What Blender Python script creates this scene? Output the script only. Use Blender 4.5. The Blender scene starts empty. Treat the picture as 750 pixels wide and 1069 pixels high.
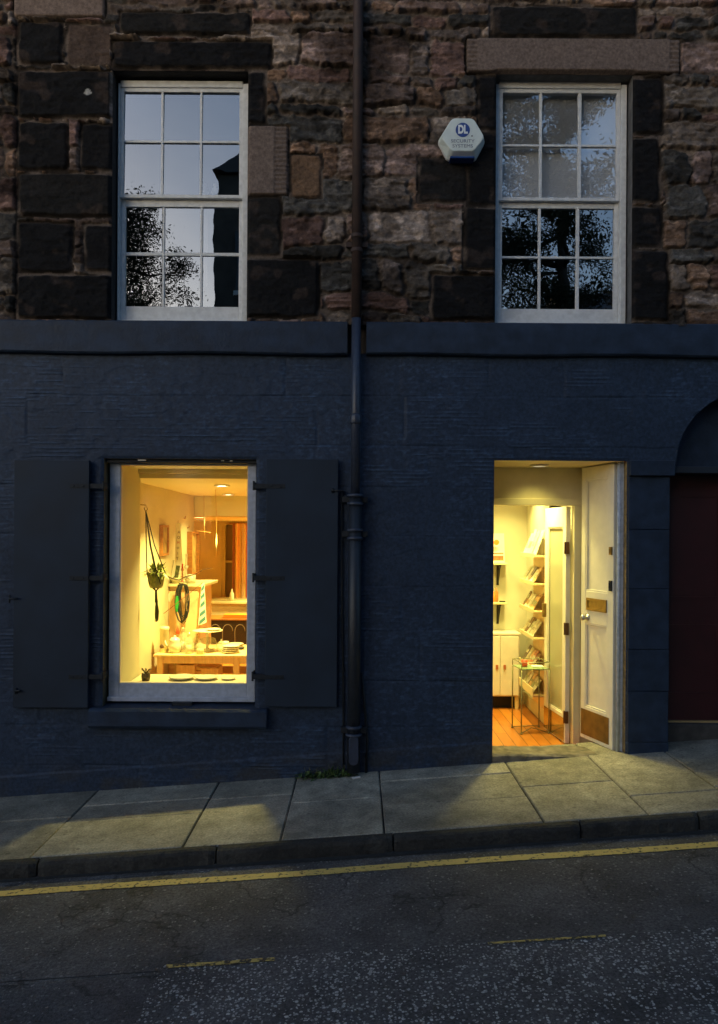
import bpy, bmesh, math, random
import numpy as np
from mathutils import Vector, Matrix
S = bpy.context.scene
COL = S.collection
R = math.radians
random.seed(7)

# ------------------------------------------------------------------ camera, sky, exposure
F, D, ZC, ROLL = 784.0, 5.6, 1.757, R(0.36)
cam = bpy.data.objects.new('camera', bpy.data.cameras.new('camera'))
COL.objects.link(cam)
cam.location = (0, -D, ZC)
cam.rotation_euler = (math.pi/2, -ROLL, 0)
cam.data.sensor_fit = 'VERTICAL'
cam.data.sensor_height = 24
cam.data.lens = 24*F/1069
cam.data.shift_y = 25.5/1069
cam.data.clip_end = 2000
cam.data.clip_start = .05
S.camera = cam

W = bpy.data.worlds.new('World'); S.world = W; W.use_nodes = True
nt = W.node_tree
bg = nt.nodes['Background']
sky = nt.nodes.new('ShaderNodeTexSky'); sky.sky_type = 'NISHITA'; sky.sun_disc = False
SUN_EL, SUN_AZ = R(8), R(215)
sky.sun_elevation = SUN_EL; sky.sun_rotation = SUN_AZ
sky.air_density = 1.0; sky.dust_density = 2.2; sky.ozone_density = 3.0
nt.links.new(sky.outputs[0], bg.inputs[0])
bg.inputs[1].default_value = 0.15
sl = bpy.data.lights.new('sun', 'SUN'); sl.energy = 0.15; sl.angle = R(40); sl.color = (.86, .9, 1)
so = bpy.data.objects.new('sun', sl); COL.objects.link(so)
# afterglow, low behind the photographer's left shoulder and veiled
dv = Vector((-math.sin(SUN_AZ)*math.cos(SUN_EL)*-1, math.cos(SUN_AZ)*math.cos(SUN_EL), math.sin(SUN_EL)))
so.rotation_euler = dv.to_track_quat('Z', 'Y').to_euler()
S.view_settings.view_transform = 'Standard'; S.view_settings.look = 'None'
S.view_settings.gamma = 1; S.view_settings.exposure = 1.0; S.view_settings.use_curve_mapping = False
S.render.engine = 'CYCLES'
S.cycles.use_denoising = True
S.cycles.max_bounces = 10; S.cycles.diffuse_bounces = 5; S.cycles.glossy_bounces = 4
S.cycles.transparent_max_bounces = 16; S.cycles.transmission_bounces = 6
S.cycles.caustics_reflective = False; S.cycles.caustics_refractive = False
S.cycles.sample_clamp_indirect = 4

# ------------------------------------------------------------------ helpers
def at(px, py, y=0.0):
    """world point on the plane y seen at this spot of the 750x1069 photograph (survey helper)"""
    a, b = px-375, py-534.5
    u = a*math.cos(ROLL)+b*math.sin(ROLL); v = -a*math.sin(ROLL)+b*math.cos(ROLL)
    d = y+D
    return Vector((u*d/F, y, ZC+(25.5-v)*d/F))

class MB:
    def __init__(s): s.v = []; s.f = []; s.sm = []
    def add(s, vs, fs, smooth=False):
        o = len(s.v); s.v += [tuple(v) for v in vs]
        s.f += [tuple(i+o for i in f) for f in fs]; s.sm += [smooth]*len(fs); return s
    def box(s, x0, x1, y0, y1, z0, z1, M=None):
        x0, x1 = min(x0, x1), max(x0, x1); y0, y1 = min(y0, y1), max(y0, y1); z0, z1 = min(z0, z1), max(z0, z1)
        vs = [Vector(p) for p in ((x0,y0,z0),(x1,y0,z0),(x1,y1,z0),(x0,y1,z0),(x0,y0,z1),(x1,y0,z1),(x1,y1,z1),(x0,y1,z1))]
        if M: vs = [M @ v for v in vs]
        return s.add(vs, [(0,3,2,1),(4,5,6,7),(0,1,5,4),(1,2,6,5),(2,3,7,6),(3,0,4,7)])
    def tube(s, pts, r, n=10, caps=True, flat=1.0):
        pts = [Vector(p) for p in pts]
        rs = r if isinstance(r, (list, tuple)) else [r]*len(pts)
        vs = []; fs = []
        up = None
        for i, p in enumerate(pts):
            t = (pts[min(i+1, len(pts)-1)]-pts[max(i-1, 0)]).normalized()
            if up is None:
                up = Vector((0,0,1)) if abs(t.z) < .9 else Vector((0,1,0))
            a = t.cross(up)
            if a.length < 1e-4: a = t.cross(Vector((1,0,0)))
            a.normalize(); b = a.cross(t).normalized(); up = b
            for k in range(n):
                q = 2*math.pi*k/n
                vs.append(p+(a*math.cos(q)+b*math.sin(q)*flat)*rs[i])
        for i in range(len(pts)-1):
            for k in range(n):
                fs.append((i*n+k, i*n+(k+1)%n, (i+1)*n+(k+1)%n, (i+1)*n+k))
        s.add(vs, fs, True)
        if caps:
            o = len(s.v)-len(vs)
            s.f.append(tuple(o+k for k in range(n))[::-1]); s.sm.append(False)
            m = o+(len(pts)-1)*n
            s.f.append(tuple(m+k for k in range(n))); s.sm.append(False)
        return s
    def lathe(s, c, prof, n=20, smooth=True):
        c = Vector(c); vs = []; fs = []
        for (r, z) in prof:
            for k in range(n):
                q = 2*math.pi*k/n
                vs.append(c+Vector((r*math.cos(q), r*math.sin(q), z)))
        for i in range(len(prof)-1):
            for k in range(n):
                fs.append((i*n+k, i*n+(k+1)%n, (i+1)*n+(k+1)%n, (i+1)*n+k))
        return s.add(vs, fs, smooth)
    def prism(s, poly, y0, y1, taper=None):
        """polygon in x,z extruded from y0 (front) to y1 (back); taper = front polygon"""
        n = len(poly); fr = taper or poly
        vs = [(p[0], y0, p[1]) for p in fr]+[(p[0], y1, p[1]) for p in poly]
        fs = [tuple(range(n)), tuple(range(2*n-1, n-1, -1))]
        for i in range(n):
            j = (i+1) % n; fs.append((i, i+n, j+n, j))
        return s.add(vs, fs)
    def build(s, name, mat, parent=None, bevel=0, segs=2, loc=None):
        me = bpy.data.meshes.new(name); me.from_pydata(s.v, [], s.f)
        bm = bmesh.new(); bm.from_mesh(me); bmesh.ops.recalc_face_normals(bm, faces=bm.faces); bm.to_mesh(me); bm.free()
        me.polygons.foreach_set('use_smooth', s.sm); me.update()
        me.materials.append(mat)
        o = bpy.data.objects.new(name, me); COL.objects.link(o)
        if parent: o.parent = parent
        if loc: o.location = loc
        if bevel:
            m = o.modifiers.new('bevel', 'BEVEL'); m.width = bevel; m.segments = segs; m.limit_method = 'ANGLE'; m.angle_limit = R(40)
        return o

def tag(o, label=None, cat=None, group=None, kind=None):
    if label: o['label'] = label
    if cat: o['category'] = cat
    if group: o['group'] = group
    if kind: o['kind'] = kind
    return o
def empty(name, loc=(0,0,0), rz=0, parent=None):
    o = bpy.data.objects.new(name, None); COL.objects.link(o); o.location = loc; o.rotation_euler = (0,0,rz)
    o.empty_display_size = .1
    if parent: o.parent = parent
    return o
def bx(name, mat, parent, *a, bevel=.003, M=None):
    return MB().box(*a, M=M).build(name, mat, parent, bevel)

# ------------------------------------------------------------------ materials
MATS = {}
def mat(name, col, rough=.6, metal=0, noise=0, nscale=20, bump=0, bscale=80, spec=.5, coords='Object', col2=None, detail=6, bdist=.01, stretch=(1,1,1)):
    if name in MATS: return MATS[name]
    m = bpy.data.materials.new(name); m.use_nodes = True; N = m.node_tree.nodes; L = m.node_tree.links
    b = N['Principled BSDF']; b.inputs['Base Color'].default_value = (*col, 1); b.inputs['Roughness'].default_value = rough
    b.inputs['Metallic'].default_value = metal; b.inputs['Specular IOR Level'].default_value = spec
    tc = N.new('ShaderNodeTexCoord'); mp = N.new('ShaderNodeMapping'); mp.inputs['Scale'].default_value = stretch
    L.new(tc.outputs[coords], mp.inputs[0])
    if noise or col2:
        t = N.new('ShaderNodeTexNoise'); t.inputs['Scale'].default_value = nscale; t.inputs['Detail'].default_value = detail
        L.new(mp.outputs[0], t.inputs['Vector'])
        r = N.new('ShaderNodeValToRGB'); r.color_ramp.elements[0].position = .35; r.color_ramp.elements[1].position = .68
        c2 = col2 or tuple(c*(1-noise) for c in col)
        c1 = col if col2 else tuple(min(1, c*(1+noise*.6)) for c in col)
        r.color_ramp.elements[0].color = (*c2, 1); r.color_ramp.elements[1].color = (*c1, 1)
        L.new(t.outputs['Fac'], r.inputs[0]); L.new(r.outputs[0], b.inputs['Base Color'])
        rr = N.new('ShaderNodeMapRange'); rr.inputs[3].default_value = max(0, rough-.1); rr.inputs[4].default_value = min(1, rough+.12)
        L.new(t.outputs['Fac'], rr.inputs[0]); L.new(rr.outputs[0], b.inputs['Roughness'])
    if bump:
        t2 = N.new('ShaderNodeTexNoise'); t2.inputs['Scale'].default_value = bscale; t2.inputs['Detail'].default_value = 8
        L.new(mp.outputs[0], t2.inputs['Vector'])
        bn = N.new('ShaderNodeBump'); bn.inputs['Strength'].default_value = bump; bn.inputs['Distance'].default_value = bdist
        L.new(t2.outputs['Fac'], bn.inputs['Height']); L.new(bn.outputs[0], b.inputs['Normal'])
    MATS[name] = m; return m

def emis(name, col, st):
    m = bpy.data.materials.new(name); m.use_nodes = True; N = m.node_tree.nodes
    b = N['Principled BSDF']; b.inputs['Base Color'].default_value = (0,0,0,1)
    b.inputs['Emission Color'].default_value = (*col, 1); b.inputs['Emission Strength'].default_value = st
    return m

def glass_mat(name, refl, tint=(1,1,1), wav=0.0, rough=0.0, wscale=6, fm=1.0):
    m = bpy.data.materials.new(name); m.use_nodes = True; N = m.node_tree.nodes; L = m.node_tree.links
    N.remove(N['Principled BSDF']); out = N['Material Output']
    tr = N.new('ShaderNodeBsdfTransparent'); tr.inputs[0].default_value = (*tint, 1)
    gl = N.new('ShaderNodeBsdfGlossy'); gl.inputs['Roughness'].default_value = rough; gl.inputs[0].default_value = (1, .95, .92, 1)
    fr = N.new('ShaderNodeFresnel'); fr.inputs[0].default_value = 1.5
    ad = N.new('ShaderNodeMath'); ad.operation = 'MULTIPLY_ADD'; ad.inputs[1].default_value = fm; ad.inputs[2].default_value = refl; ad.use_clamp = True
    L.new(fr.outputs[0], ad.inputs[0])
    mx = N.new('ShaderNodeMixShader'); L.new(ad.outputs[0], mx.inputs[0]); L.new(tr.outputs[0], mx.inputs[1]); L.new(gl.outputs[0], mx.inputs[2])
    L.new(mx.outputs[0], out.inputs[0])
    if wav:
        tc = N.new('ShaderNodeTexCoord'); t = N.new('ShaderNodeTexNoise'); t.inputs['Scale'].default_value = wscale; t.inputs['Detail'].default_value = 1
        L.new(tc.outputs['Object'], t.inputs['Vector'])
        bn = N.new('ShaderNodeBump'); bn.inputs['Strength'].default_value = wav; bn.inputs['Distance'].default_value = .01
        L.new(t.outputs['Fac'], bn.inputs['Height']); L.new(bn.outputs[0], gl.inputs['Normal'])
    return m

def attr_mat(name, rough, bump=.5, bscale=120, spec=.4, bdist=.004):
    m = bpy.data.materials.new(name); m.use_nodes = True; N = m.node_tree.nodes; L = m.node_tree.links
    b = N['Principled BSDF']; b.inputs['Roughness'].default_value = rough; b.inputs['Specular IOR Level'].default_value = spec
    a = N.new('ShaderNodeAttribute'); a.attribute_name = 'Col'
    tc = N.new('ShaderNodeTexCoord')
    t = N.new('ShaderNodeTexNoise'); t.inputs['Scale'].default_value = 45; t.inputs['Detail'].default_value = 9; t.inputs['Roughness'].default_value = .65
    L.new(tc.outputs['Object'], t.inputs['Vector'])
    mr = N.new('ShaderNodeMapRange'); mr.inputs[1].default_value = .3; mr.inputs[2].default_value = .7; mr.inputs[3].default_value = .62; mr.inputs[4].default_value = 1.4
    L.new(t.outputs['Fac'], mr.inputs[0])
    mx = N.new('ShaderNodeVectorMath'); mx.operation = 'SCALE'
    L.new(a.outputs['Color'], mx.inputs[0]); L.new(mr.outputs[0], mx.inputs['Scale']); L.new(mx.outputs[0], b.inputs['Base Color'])
    t2 = N.new('ShaderNodeTexNoise'); t2.inputs['Scale'].default_value = bscale; t2.inputs['Detail'].default_value = 8
    L.new(tc.outputs['Object'], t2.inputs['Vector'])
    bn = N.new('ShaderNodeBump'); bn.inputs['Strength'].default_value = bump; bn.inputs['Distance'].default_value = bdist
    L.new(t2.outputs['Fac'], bn.inputs['Height']); L.new(bn.outputs[0], b.inputs['Normal'])
    return m

NAVY = (.0185, .0325, .062)
M_stone = attr_mat('rubble stone', .95, .8, 110, .12, .006)
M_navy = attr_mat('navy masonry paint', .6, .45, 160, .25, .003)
M_navyp = mat('navy paint', NAVY, .6, noise=.3, nscale=9, bump=.6, bscale=45, bdist=.006, spec=.25)
M_shut = mat('shutter paint', (.0165,.028,.048), .6, noise=.22, nscale=3, bump=.2, bscale=90, bdist=.002, spec=.25)
M_hw = mat('dark iron', (.018,.022,.028), .6, spec=.25, noise=.3, nscale=40)
M_frame = mat('white window paint', (.62,.64,.66), .5, noise=.12, nscale=25, bump=.15, bscale=60, bdist=.002)
M_gframe = mat('grey white frame paint', (.42,.46,.55), .5, noise=.15, nscale=25)
M_door = mat('cream white door paint', (.72,.69,.60), .42, noise=.06, nscale=12, bump=.08, bscale=60, bdist=.002)
M_trim = mat('cream trim paint', (.68,.60,.36), .45, noise=.06, nscale=9)
M_wall = mat('warm plaster', (.56,.50,.33), .8, noise=.05, nscale=3, bump=.1, bscale=40, bdist=.002)
M_wallp = mat('peach plaster', (.58,.49,.33), .8, noise=.07, nscale=3)
M_wallw = mat('cream wall', (.60,.57,.44), .8, noise=.04, nscale=3)
M_ochre = mat('ochre back wall', (.66,.50,.23), .8, noise=.08, nscale=3)
M_ceil = mat('ceiling paint', (.72,.65,.44), .85)
M_brass = mat('aged brass', (.30,.19,.06), .4, metal=.8, noise=.25, nscale=20)
M_steel = mat('worn steel', (.45,.45,.43), .35, metal=.9)
M_brown = mat('rust brown pipe paint', (.036,.019,.015), .7, noise=.4, nscale=14, bump=.3, bscale=70, bdist=.003)
M_red = mat('dark red door paint', (.040,.0045,.006), .5, noise=.2, nscale=8)
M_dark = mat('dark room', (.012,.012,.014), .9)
M_wood = mat('orange brown wood', (.42,.17,.035), .45, noise=.25, nscale=8, stretch=(1,1,6))
M_pine = mat('pale pine', (.72,.52,.25), .5, noise=.12, nscale=6, stretch=(8,1,1))
M_white = mat('white glaze', (.62,.58,.45), .25)
M_paper = mat('paper', (.82,.78,.66), .7)
M_black = mat('black cord', (.015,.014,.012), .6)
M_green = mat('planter green ceramic', (.22,.24,.05), .4, noise=.35, nscale=30)
M_leafy = mat('houseplant leaf', (.26,.32,.03), .5, noise=.5, nscale=30)
M_redp = mat('red print', (.6,.08,.03), .5)
M_orng = mat('orange card', (.85,.22,.02), .5)
M_teal = mat('teal print', (.06,.20,.22), .5)
M_glassobj = mat('frosted cream glassware', (.55,.50,.34), .12); M_glassobj.node_tree.nodes['Principled BSDF'].inputs['Alpha'].default_value = .32
M_pane = glass_mat('shop window glass', .0, (.98,.98,.96), fm=.3)
M_doorglass = mat('door glass with painted reflection', (.62,.60,.40), .12); M_doorglass.node_tree.nodes['Principled BSDF'].inputs['Alpha'].default_value = .5  # half-opaque cream stands in for pale reflections in the pane
M_sash = glass_mat('old sash glass', .27, (.85,.87,.9), .06, 0.0, 5)

# ------------------------------------------------------------------ numpy noise and relief walls
rng = np.random.default_rng(11)
LAT = rng.random((8, 256, 256)).astype(np.float32)
def vn(x, z, s=0):
    x = np.asarray(x); z = np.asarray(z)
    xi = np.floor(x).astype(int); zi = np.floor(z).astype(int); fx = x-xi; fz = z-zi
    fx = fx*fx*(3-2*fx); fz = fz*fz*(3-2*fz); T = LAT[s % 8]
    a = T[xi & 255, zi & 255]; b = T[(xi+1) & 255, zi & 255]; c = T[xi & 255, (zi+1) & 255]; d = T[(xi+1) & 255, (zi+1) & 255]
    return (a*(1-fx)+b*fx)*(1-fz)+(c*(1-fx)+d*fx)*fz
def fbm(x, z, s=0, o=4):
    v = 0; a = .5; t = 0
    for i in range(o):
        v = v+a*vn(x*2**i+17.3*i, z*2**i+9.1*i, s+i); t += a; a *= .55
    return v/t
def sstep(a, b, x):
    t = np.clip((x-a)/(b-a), 0, 1); return t*t*(3-2*t)

def grid_axis(a, b, step, exact):
    g = list(np.arange(a, b, step))+[b]
    g = [v for v in g if all(abs(v-e) > step*.45 for e in exact)]+list(exact)
    return np.array(sorted(set(g)))
def relief(name, xs, zs, hfun, holes, material, parent, arch=None):
    X, Z = np.meshgrid(xs, zs, indexing='ij')
    H, C = hfun(X, Z)
    edge = np.full(X.shape, 9.0)
    for (x0, x1, z0, z1) in holes:
        dx = np.maximum(np.maximum(x0-X, X-x1), 0); dz = np.maximum(np.maximum(z0-Z, Z-z1), 0)
        edge = np.minimum(edge, np.hypot(dx, dz))
    H = H*sstep(0, .02, edge)
    nx, nz = X.shape
    co = np.stack([X, -H, Z], -1).reshape(-1, 3)
    idx = np.arange(nx*nz).reshape(nx, nz)
    q = np.stack([idx[:-1, :-1], idx[1:, :-1], idx[1:, 1:], idx[:-1, 1:]], -1)
    cx = (X[:-1, :-1]+X[1:, 1:])/2; cz = (Z[:-1, :-1]+Z[1:, 1:])/2
    keep = np.ones(cx.shape, bool)
    for (x0, x1, z0, z1) in holes: keep &= ~((cx > x0) & (cx < x1) & (cz > z0) & (cz < z1))
    if arch:
        ax, az, ar, xa, xb = arch
        rr_ = np.hypot(X-ax, Z-az)
        near = (np.abs(rr_-ar) < .0095) & (Z > az-.002)
        sc = np.where(near, ar/np.maximum(rr_, 1e-6), 1)
        co3 = co.reshape(nx, nz, 3); co3[..., 0] = np.where(near, ax+(X-ax)*sc, X); co3[..., 2] = np.where(near, az+(Z-az)*sc, Z)
        co = co3.reshape(-1, 3)
        keep &= ~((np.hypot(cx-ax, cz-az) < ar) & (cz > az))
    q = q[keep].reshape(-1, 4)
    me = bpy.data.meshes.new(name)
    me.vertices.add(len(co)); me.vertices.foreach_set('co', co.astype(np.float32).ravel())
    me.loops.add(q.size); me.loops.foreach_set('vertex_index', q.astype(np.int32).ravel())
    me.polygons.add(len(q)); me.polygons.foreach_set('loop_start', np.arange(0, q.size, 4, dtype=np.int32))
    me.polygons.foreach_set('use_smooth', np.ones(len(q), bool))
    me.update(calc_edges=True)
    at_ = me.attributes.new('Col', 'FLOAT_COLOR', 'POINT')
    c4 = np.concatenate([C.reshape(-1, 3), np.ones((len(co), 1))], 1).astype(np.float32)
    at_.data.foreach_set('color', c4.ravel())
    me.materials.append(material)
    o = bpy.data.objects.new(name, me); COL.objects.link(o); o.parent = parent
    return o

# ------------------------------------------------------------------ survey of the facade (plane y = 0)
XL, XR = -3.7, 3.9
def gx(px, py): return at(px, py).x
def gz(px, py): return at(px, py).z
SC0, SC1 = gz(375, 372), gz(375, 338)            # string course
U1 = (gx(117, 205), gx(258.5, 205), SC1, gz(187, 74))   # upper windows
U2 = (gx(517.5, 205), gx(660, 205), SC1, gz(587, 78))
G1 = (gx(108, 608), gx(267, 608), gz(187, 738), gz(187, 479))  # shop window
DR = (gx(515, 640), gx(653.5, 640), -.8, gz(585, 481))        # doorway
AR = (gx(697.5, 640), gx(697.5, 640)+1.20, -.8, gz(725, 486))      # side entrance
ARC = (AR[0]+.05+.56, AR[3], .56)                                # arch centre x, z, radius
SL = .076
def ground(x): return SL*x

house = empty('stone_building')
tag(house, 'two storey stone terrace building with navy painted shopfront and lit shop', 'building')

# upper rubble wall ---------------------------------------------------
BLK = (.0095,.0095,.0105); BRN = (.075,.054,.045); DGR = (.015,.0145,.0145); SAND = (.15,.115,.10); ORG = (.135,.085,.055); MORT = (.125,.100,.085)
ov = [  # px0, px1, py0, py1, colour, relief, ribbed side
 (20,66,24,68,BLK,.03,0),(71,112,26,70,BRN,.01,0),(19,112,75,124,BLK,.035,0),(20,72,128,179,BLK,.03,0),(85,115,130,179,BLK,.02,0),
 (20,114,182,227,DGR,.035,0),(20,77,233,285,BLK,.03,0),(89,115,235,284,BLK,.02,0),(19,114,287,334,BLK,.035,0),(16,110,-3,20,SAND,.03,0),
 (118,284,44,73,BLK,.03,0),(126,262,14,38,DGR,.03,0),(258,277,75,130,BLK,.02,0),(258,301,133,205,SAND,.028,1),(258,293,207,268,DGR,.02,0),(258,333,271,332,BLK,.035,0),
 (498,518,80,137,BLK,.02,0),(484,518,218,283,BLK,.03,0),(450,518,287,335,BLK,.035,0),(437,487,166,212,DGR,.02,0),(488,518,140,215,BLK,.015,0),
 (660,691,82,141,BLK,.02,0),(660,688,144,212,BLK,.02,0),(660,690,216,258,BLK,.02,0),(660,697,262,335,BLK,.03,0),(487,708,43,78,SAND,.035,2),
 (512,664,8,40,DGR,.03,0),(303,336,162,208,ORG,.02,0)]
OVW = []
for (a, b, c, d, col, h, rib) in ov:
    p = at((a+b)/2, c); q = at((a+b)/2, d); l = at(a, (c+d)/2); r = at(b, (c+d)/2)
    OVW.append((l.x, r.x, q.z, p.z, col, h, rib))
rr = random.Random(5)
courses = [3.2]
while courses[-1] < 7.2: courses.append(courses[-1]+rr.choice([.08,.11,.14,.17,.21,.24]))
cb = []
for i in range(len(courses)):
    b = [XL-.5+rr.random()*.3]
    while b[-1] < XR+.6: b.append(b[-1]+rr.choice([.14,.2,.27,.33,.42,.55])*(1.15 if courses[min(i+1, len(courses)-1)]-courses[i] > .12 else .9))
    cb.append(np.array(b))
PAL = np.array([(.120,.088,.076),(.145,.104,.092),(.088,.074,.064),(.050,.047,.044),(.160,.128,.108),(.115,.072,.062),(.185,.150,.130),(.075,.060,.054),(.150,.096,.068),(.040,.038,.036)])
def upper_fun(X, Z):
    wx = X+.10*(fbm(X*4, Z*5, 1, 3)-.5)+.035*(fbm(X*15, Z*19, 2, 3)-.5)
    wz = Z+.13*(fbm(X*1.3, Z*1.7, 3, 2)-.5)+.070*(fbm(X*5, Z*6, 4, 3)-.5)+.02*(fbm(X*15, Z*22, 7, 3)-.5)
    ci = np.clip(np.searchsorted(np.array(courses), wz.ravel())-1, 0, len(courses)-2).reshape(X.shape)
    H = np.zeros(X.shape); C = np.zeros(X.shape+(3,)); 
    strata = fbm(X*4, Z*38, 5, 3); rough = fbm(X*22, Z*26, 6, 4); big = fbm(X*7, Z*9, 0, 3)
    for i in range(len(courses)-1):
        m = ci == i
        if not m.any(): continue
        b = cb[i]; x = wx[m]; z = wz[m]
        k = np.clip(np.searchsorted(b, x)-1, 0, len(b)-2)
        g = np.random.default_rng(100+i); n = len(b)
        hh = g.uniform(.012, .050, n); pc = g.integers(0, len(PAL), n); br = g.uniform(.55, 1.4, n); er = g.uniform(.2, 1, n)
        dx = np.minimum(x-b[k], b[k+1]-x); dz = np.minimum(z-courses[i], courses[i+1]-z)
        rc = .04
        ax = np.maximum(rc-dx, 0); az = np.maximum(rc-dz, 0); d = rc-np.hypot(ax, az)
        d = d+.030*(rough[m]-.5)
        s = sstep(.005, .018, d)
        hs = hh[k]*s + s*(er[k]*.020*(strata[m]-.5)*2 + .020*(rough[m]-.5)*2+.016*(big[m]-.5))
        col = 1.12*PAL[pc[k]]*br[k][:, None]
        col = col*(.6+.9*big[m])[:, None]*(.86+.28*strata[m])[:, None]
        mo = np.array(MORT)*(.7+.5*rough[m])[:, None]
        C[m] = mo*(1-s)[:, None]+col*s[:, None]; H[m] = hs+(.003+.010*(rough[m]-.5))*(1-s)
    soot = sstep(.50, .70, fbm(X*1.1+3, Z*1.5, 2, 3))
    C *= (1-.62*soot)[..., None]; s2 = sstep(.52, .70, fbm(X*5, Z*9, 0, 4)); C *= (1-.55*s2)[..., None]
    lt_ = sstep(.60, .72, fbm(X*16+9, Z*30, 3, 3)); C *= (1+.8*lt_)[..., None]
    # masonry left of the straight joint
    js = gx(17.5, 200)
    jd = np.abs(X-js-.01*(vn(X*0, Z*9, 2)-.5)); H = np.where(jd < .012, 0, H); C[jd < .012] *= .35
    for n, (x0, x1, z0, z1, col, h, rib) in enumerate(OVW):
        w1 = .030*(fbm(X*11+n, Z*11, 3, 4)-.5); w2 = .026*(fbm(X*11, Z*11+n, 4, 4)-.5)
        if col is SAND: w1 = w1*.1; w2 = w2*.1
        dx = np.minimum(X+w1-x0, x1-X-w1); dz = np.minimum(Z+w2-z0, z1-Z-w2)
        if abs(x0-U1[1]) < .05 or abs(x0-U2[1]) < .05: dx = x1-X-w1+0*dz
        if abs(x1-U1[0]) < .05 or abs(x1-U2[0]) < .05: dx = X+w1-x0
        out = (dx > -.014) & (dz > -.012) & (X > x0-.03) & (X < x1+.03)
        rc = .035 if col is not SAND else .006
        ax = np.maximum(rc-dx, 0); az = np.maximum(rc-dz, 0); d = rc-np.hypot(ax, az)
        s = sstep(.0, .022 if col is not SAND else .004, d)
        hs = h*s*(.8 if col is not SAND else 1)
        cc = np.array(col)[None, None]*(.6+.8*big)[..., None]
        if col is SAND:
            cc = np.array(col)[None, None]*(.9+.2*rough)[..., None]
            if rib == 1: rz = X > x1-.105
            elif rib == 2: rz = (X > x1-.075) | (X < x0+.075)
            else: rz = X < -99
            hs = np.where(rz, hs-.006*(np.sin(Z*2*math.pi/.034) > 0)-.003, hs)
            cc = np.where(rz[..., None], cc*.86, cc)
        else:
            hs = hs+s*(.011*(rough-.5)*2+.010*(strata-.5))
            chips = sstep(.62, .70, fbm(X*6+n*3, Z*7, 6, 3))[..., None]
            cc = cc*(1-chips*.4)+np.array(BRN)*chips*.32
        mo = np.array(MORT)*(.20+.65*sstep(.45, .62, fbm(X*5+n, Z*5, 1, 3))*(.7+.6*rough))[..., None]
        C[out] = (mo*(1-s)[..., None]+cc*s[..., None])[out]; H[out] = hs[out]
    # bird lime streak
    p = at(93, 99); bl = np.hypot((X-p.x)*1.1, (Z-p.z)*.9)+.02*(rough-.5)
    C[bl < .022] = (.3,.29,.27)
    p = at(72, 180)
    return np.clip(H, -.01, .08)+.004, np.clip(C, 0, 1)
xs = grid_axis(XL, XR, .0095, [U1[0], U1[1], U2[0], U2[1]])
zs = grid_axis(SC1-.02, 6.9, .0075, [U1[3], U2[3]])
up = relief('rubble_wall', xs, zs, upper_fun, [(U1[0], U1[1], SC1-.1, U1[3]), (U2[0], U2[1], SC1-.1, U2[3])], M_stone, house)

# lower painted wall ---------------------------------------------------
lr = random.Random(3)
lc = [-1.0]
while lc[-1] < 3.3: lc.append(lc[-1]+lr.choice([.3,.34,.37]))
lb = []
for i in range(len(lc)):
    b = [XL-1+lr.random()*.5]
    while b[-1] < XR+1: b.append(b[-1]+lr.uniform(.5, .95))
    lb.append(np.array(b))
def lower_fun(X, Z):
    wz = Z+.012*(fbm(X*2, Z*2, 1, 2)-.5)
    ci = np.clip(np.searchsorted(np.array(lc), wz.ravel())-1, 0, len(lc)-2).reshape(X.shape)
    lcx = np.array(lc); dz = np.minimum(wz-lcx[ci], lcx[ci+1]-wz)
    H = np.full(X.shape, .008); tool = np.zeros(X.shape); dxx = np.zeros(X.shape)+.1; bl = np.zeros(X.shape)
    for i in range(len(lc)-1):
        m = ci == i
        if not m.any(): continue
        b = lb[i]; x = X[m]+.01*(vn(X[m]*9, Z[m]*9, 2)-.5); k = np.clip(np.searchsorted(b, x)-1, 0, len(b)-2)
        g = np.random.default_rng(40+i); am = g.choice([0, .5, 1, 1], len(b)); hb = g.uniform(-.003, .003, len(b))
        dxx[m] = np.minimum(x-b[k], b[k+1]-x); tool[m] = am[k]; bl[m] = hb[k]
    patch = sstep(.40, .60, fbm(X*2.2, Z*4, 3, 3))
    rough = fbm(X*14, Z*18, 4, 4)
    jm = sstep(.50, .66, fbm(X*1.7+5, Z*2.5, 5, 2))
    H = H+bl*.8
    ph = Z+.006*(fbm(X*3, Z*5, 6, 2)-.5)
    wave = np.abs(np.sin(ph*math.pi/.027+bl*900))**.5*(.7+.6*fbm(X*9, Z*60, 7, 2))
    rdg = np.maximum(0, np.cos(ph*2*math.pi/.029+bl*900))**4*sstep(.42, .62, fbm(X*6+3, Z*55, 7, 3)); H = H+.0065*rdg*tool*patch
    H = H+.0035*(rough-.5)
    jd = np.minimum(dz, dxx)
    H = H-.005*(1-sstep(.001, .009, jd))*(.25+.75*jm)
    # raised ragged edges of old render and paint
    cr = fbm(X*3+40, Z*3.5, 0, 4); H = H+.0022*sstep(.50, .512, cr)-.0022*sstep(.62, .627, cr)
    plinth = sstep(.0, .01, (ground(X)+.16+.01*(fbm(X*8, Z*0, 2, 2)-.5))-Z)
    H = H+.010*plinth
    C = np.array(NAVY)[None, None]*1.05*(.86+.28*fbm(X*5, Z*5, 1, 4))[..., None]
    C = C*(1+1.0*rdg*tool*patch)[..., None]; hi = sstep(.56, .72, fbm(X*30, Z*60, 2, 3)); C = C*(1+.55*hi*sstep(.45, .6, fbm(X*2, Z*2, 3, 2)))[..., None]  # tool ridges coloured lighter, a painted highlight as if lit from above
    dirt = sstep(.30, .0, Z-ground(X))[..., None]*sstep(.35, .65, fbm(X*6, Z*9, 6, 3))[..., None]
    C = C*(1-dirt*.55)+np.array((.045,.043,.038))*dirt*.55
    return np.clip(H, 0, .05), C
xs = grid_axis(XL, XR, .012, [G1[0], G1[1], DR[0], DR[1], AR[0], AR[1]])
zs = grid_axis(-.75, SC0+.02, .0062, [G1[2], G1[3], DR[3], AR[3]])
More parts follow.
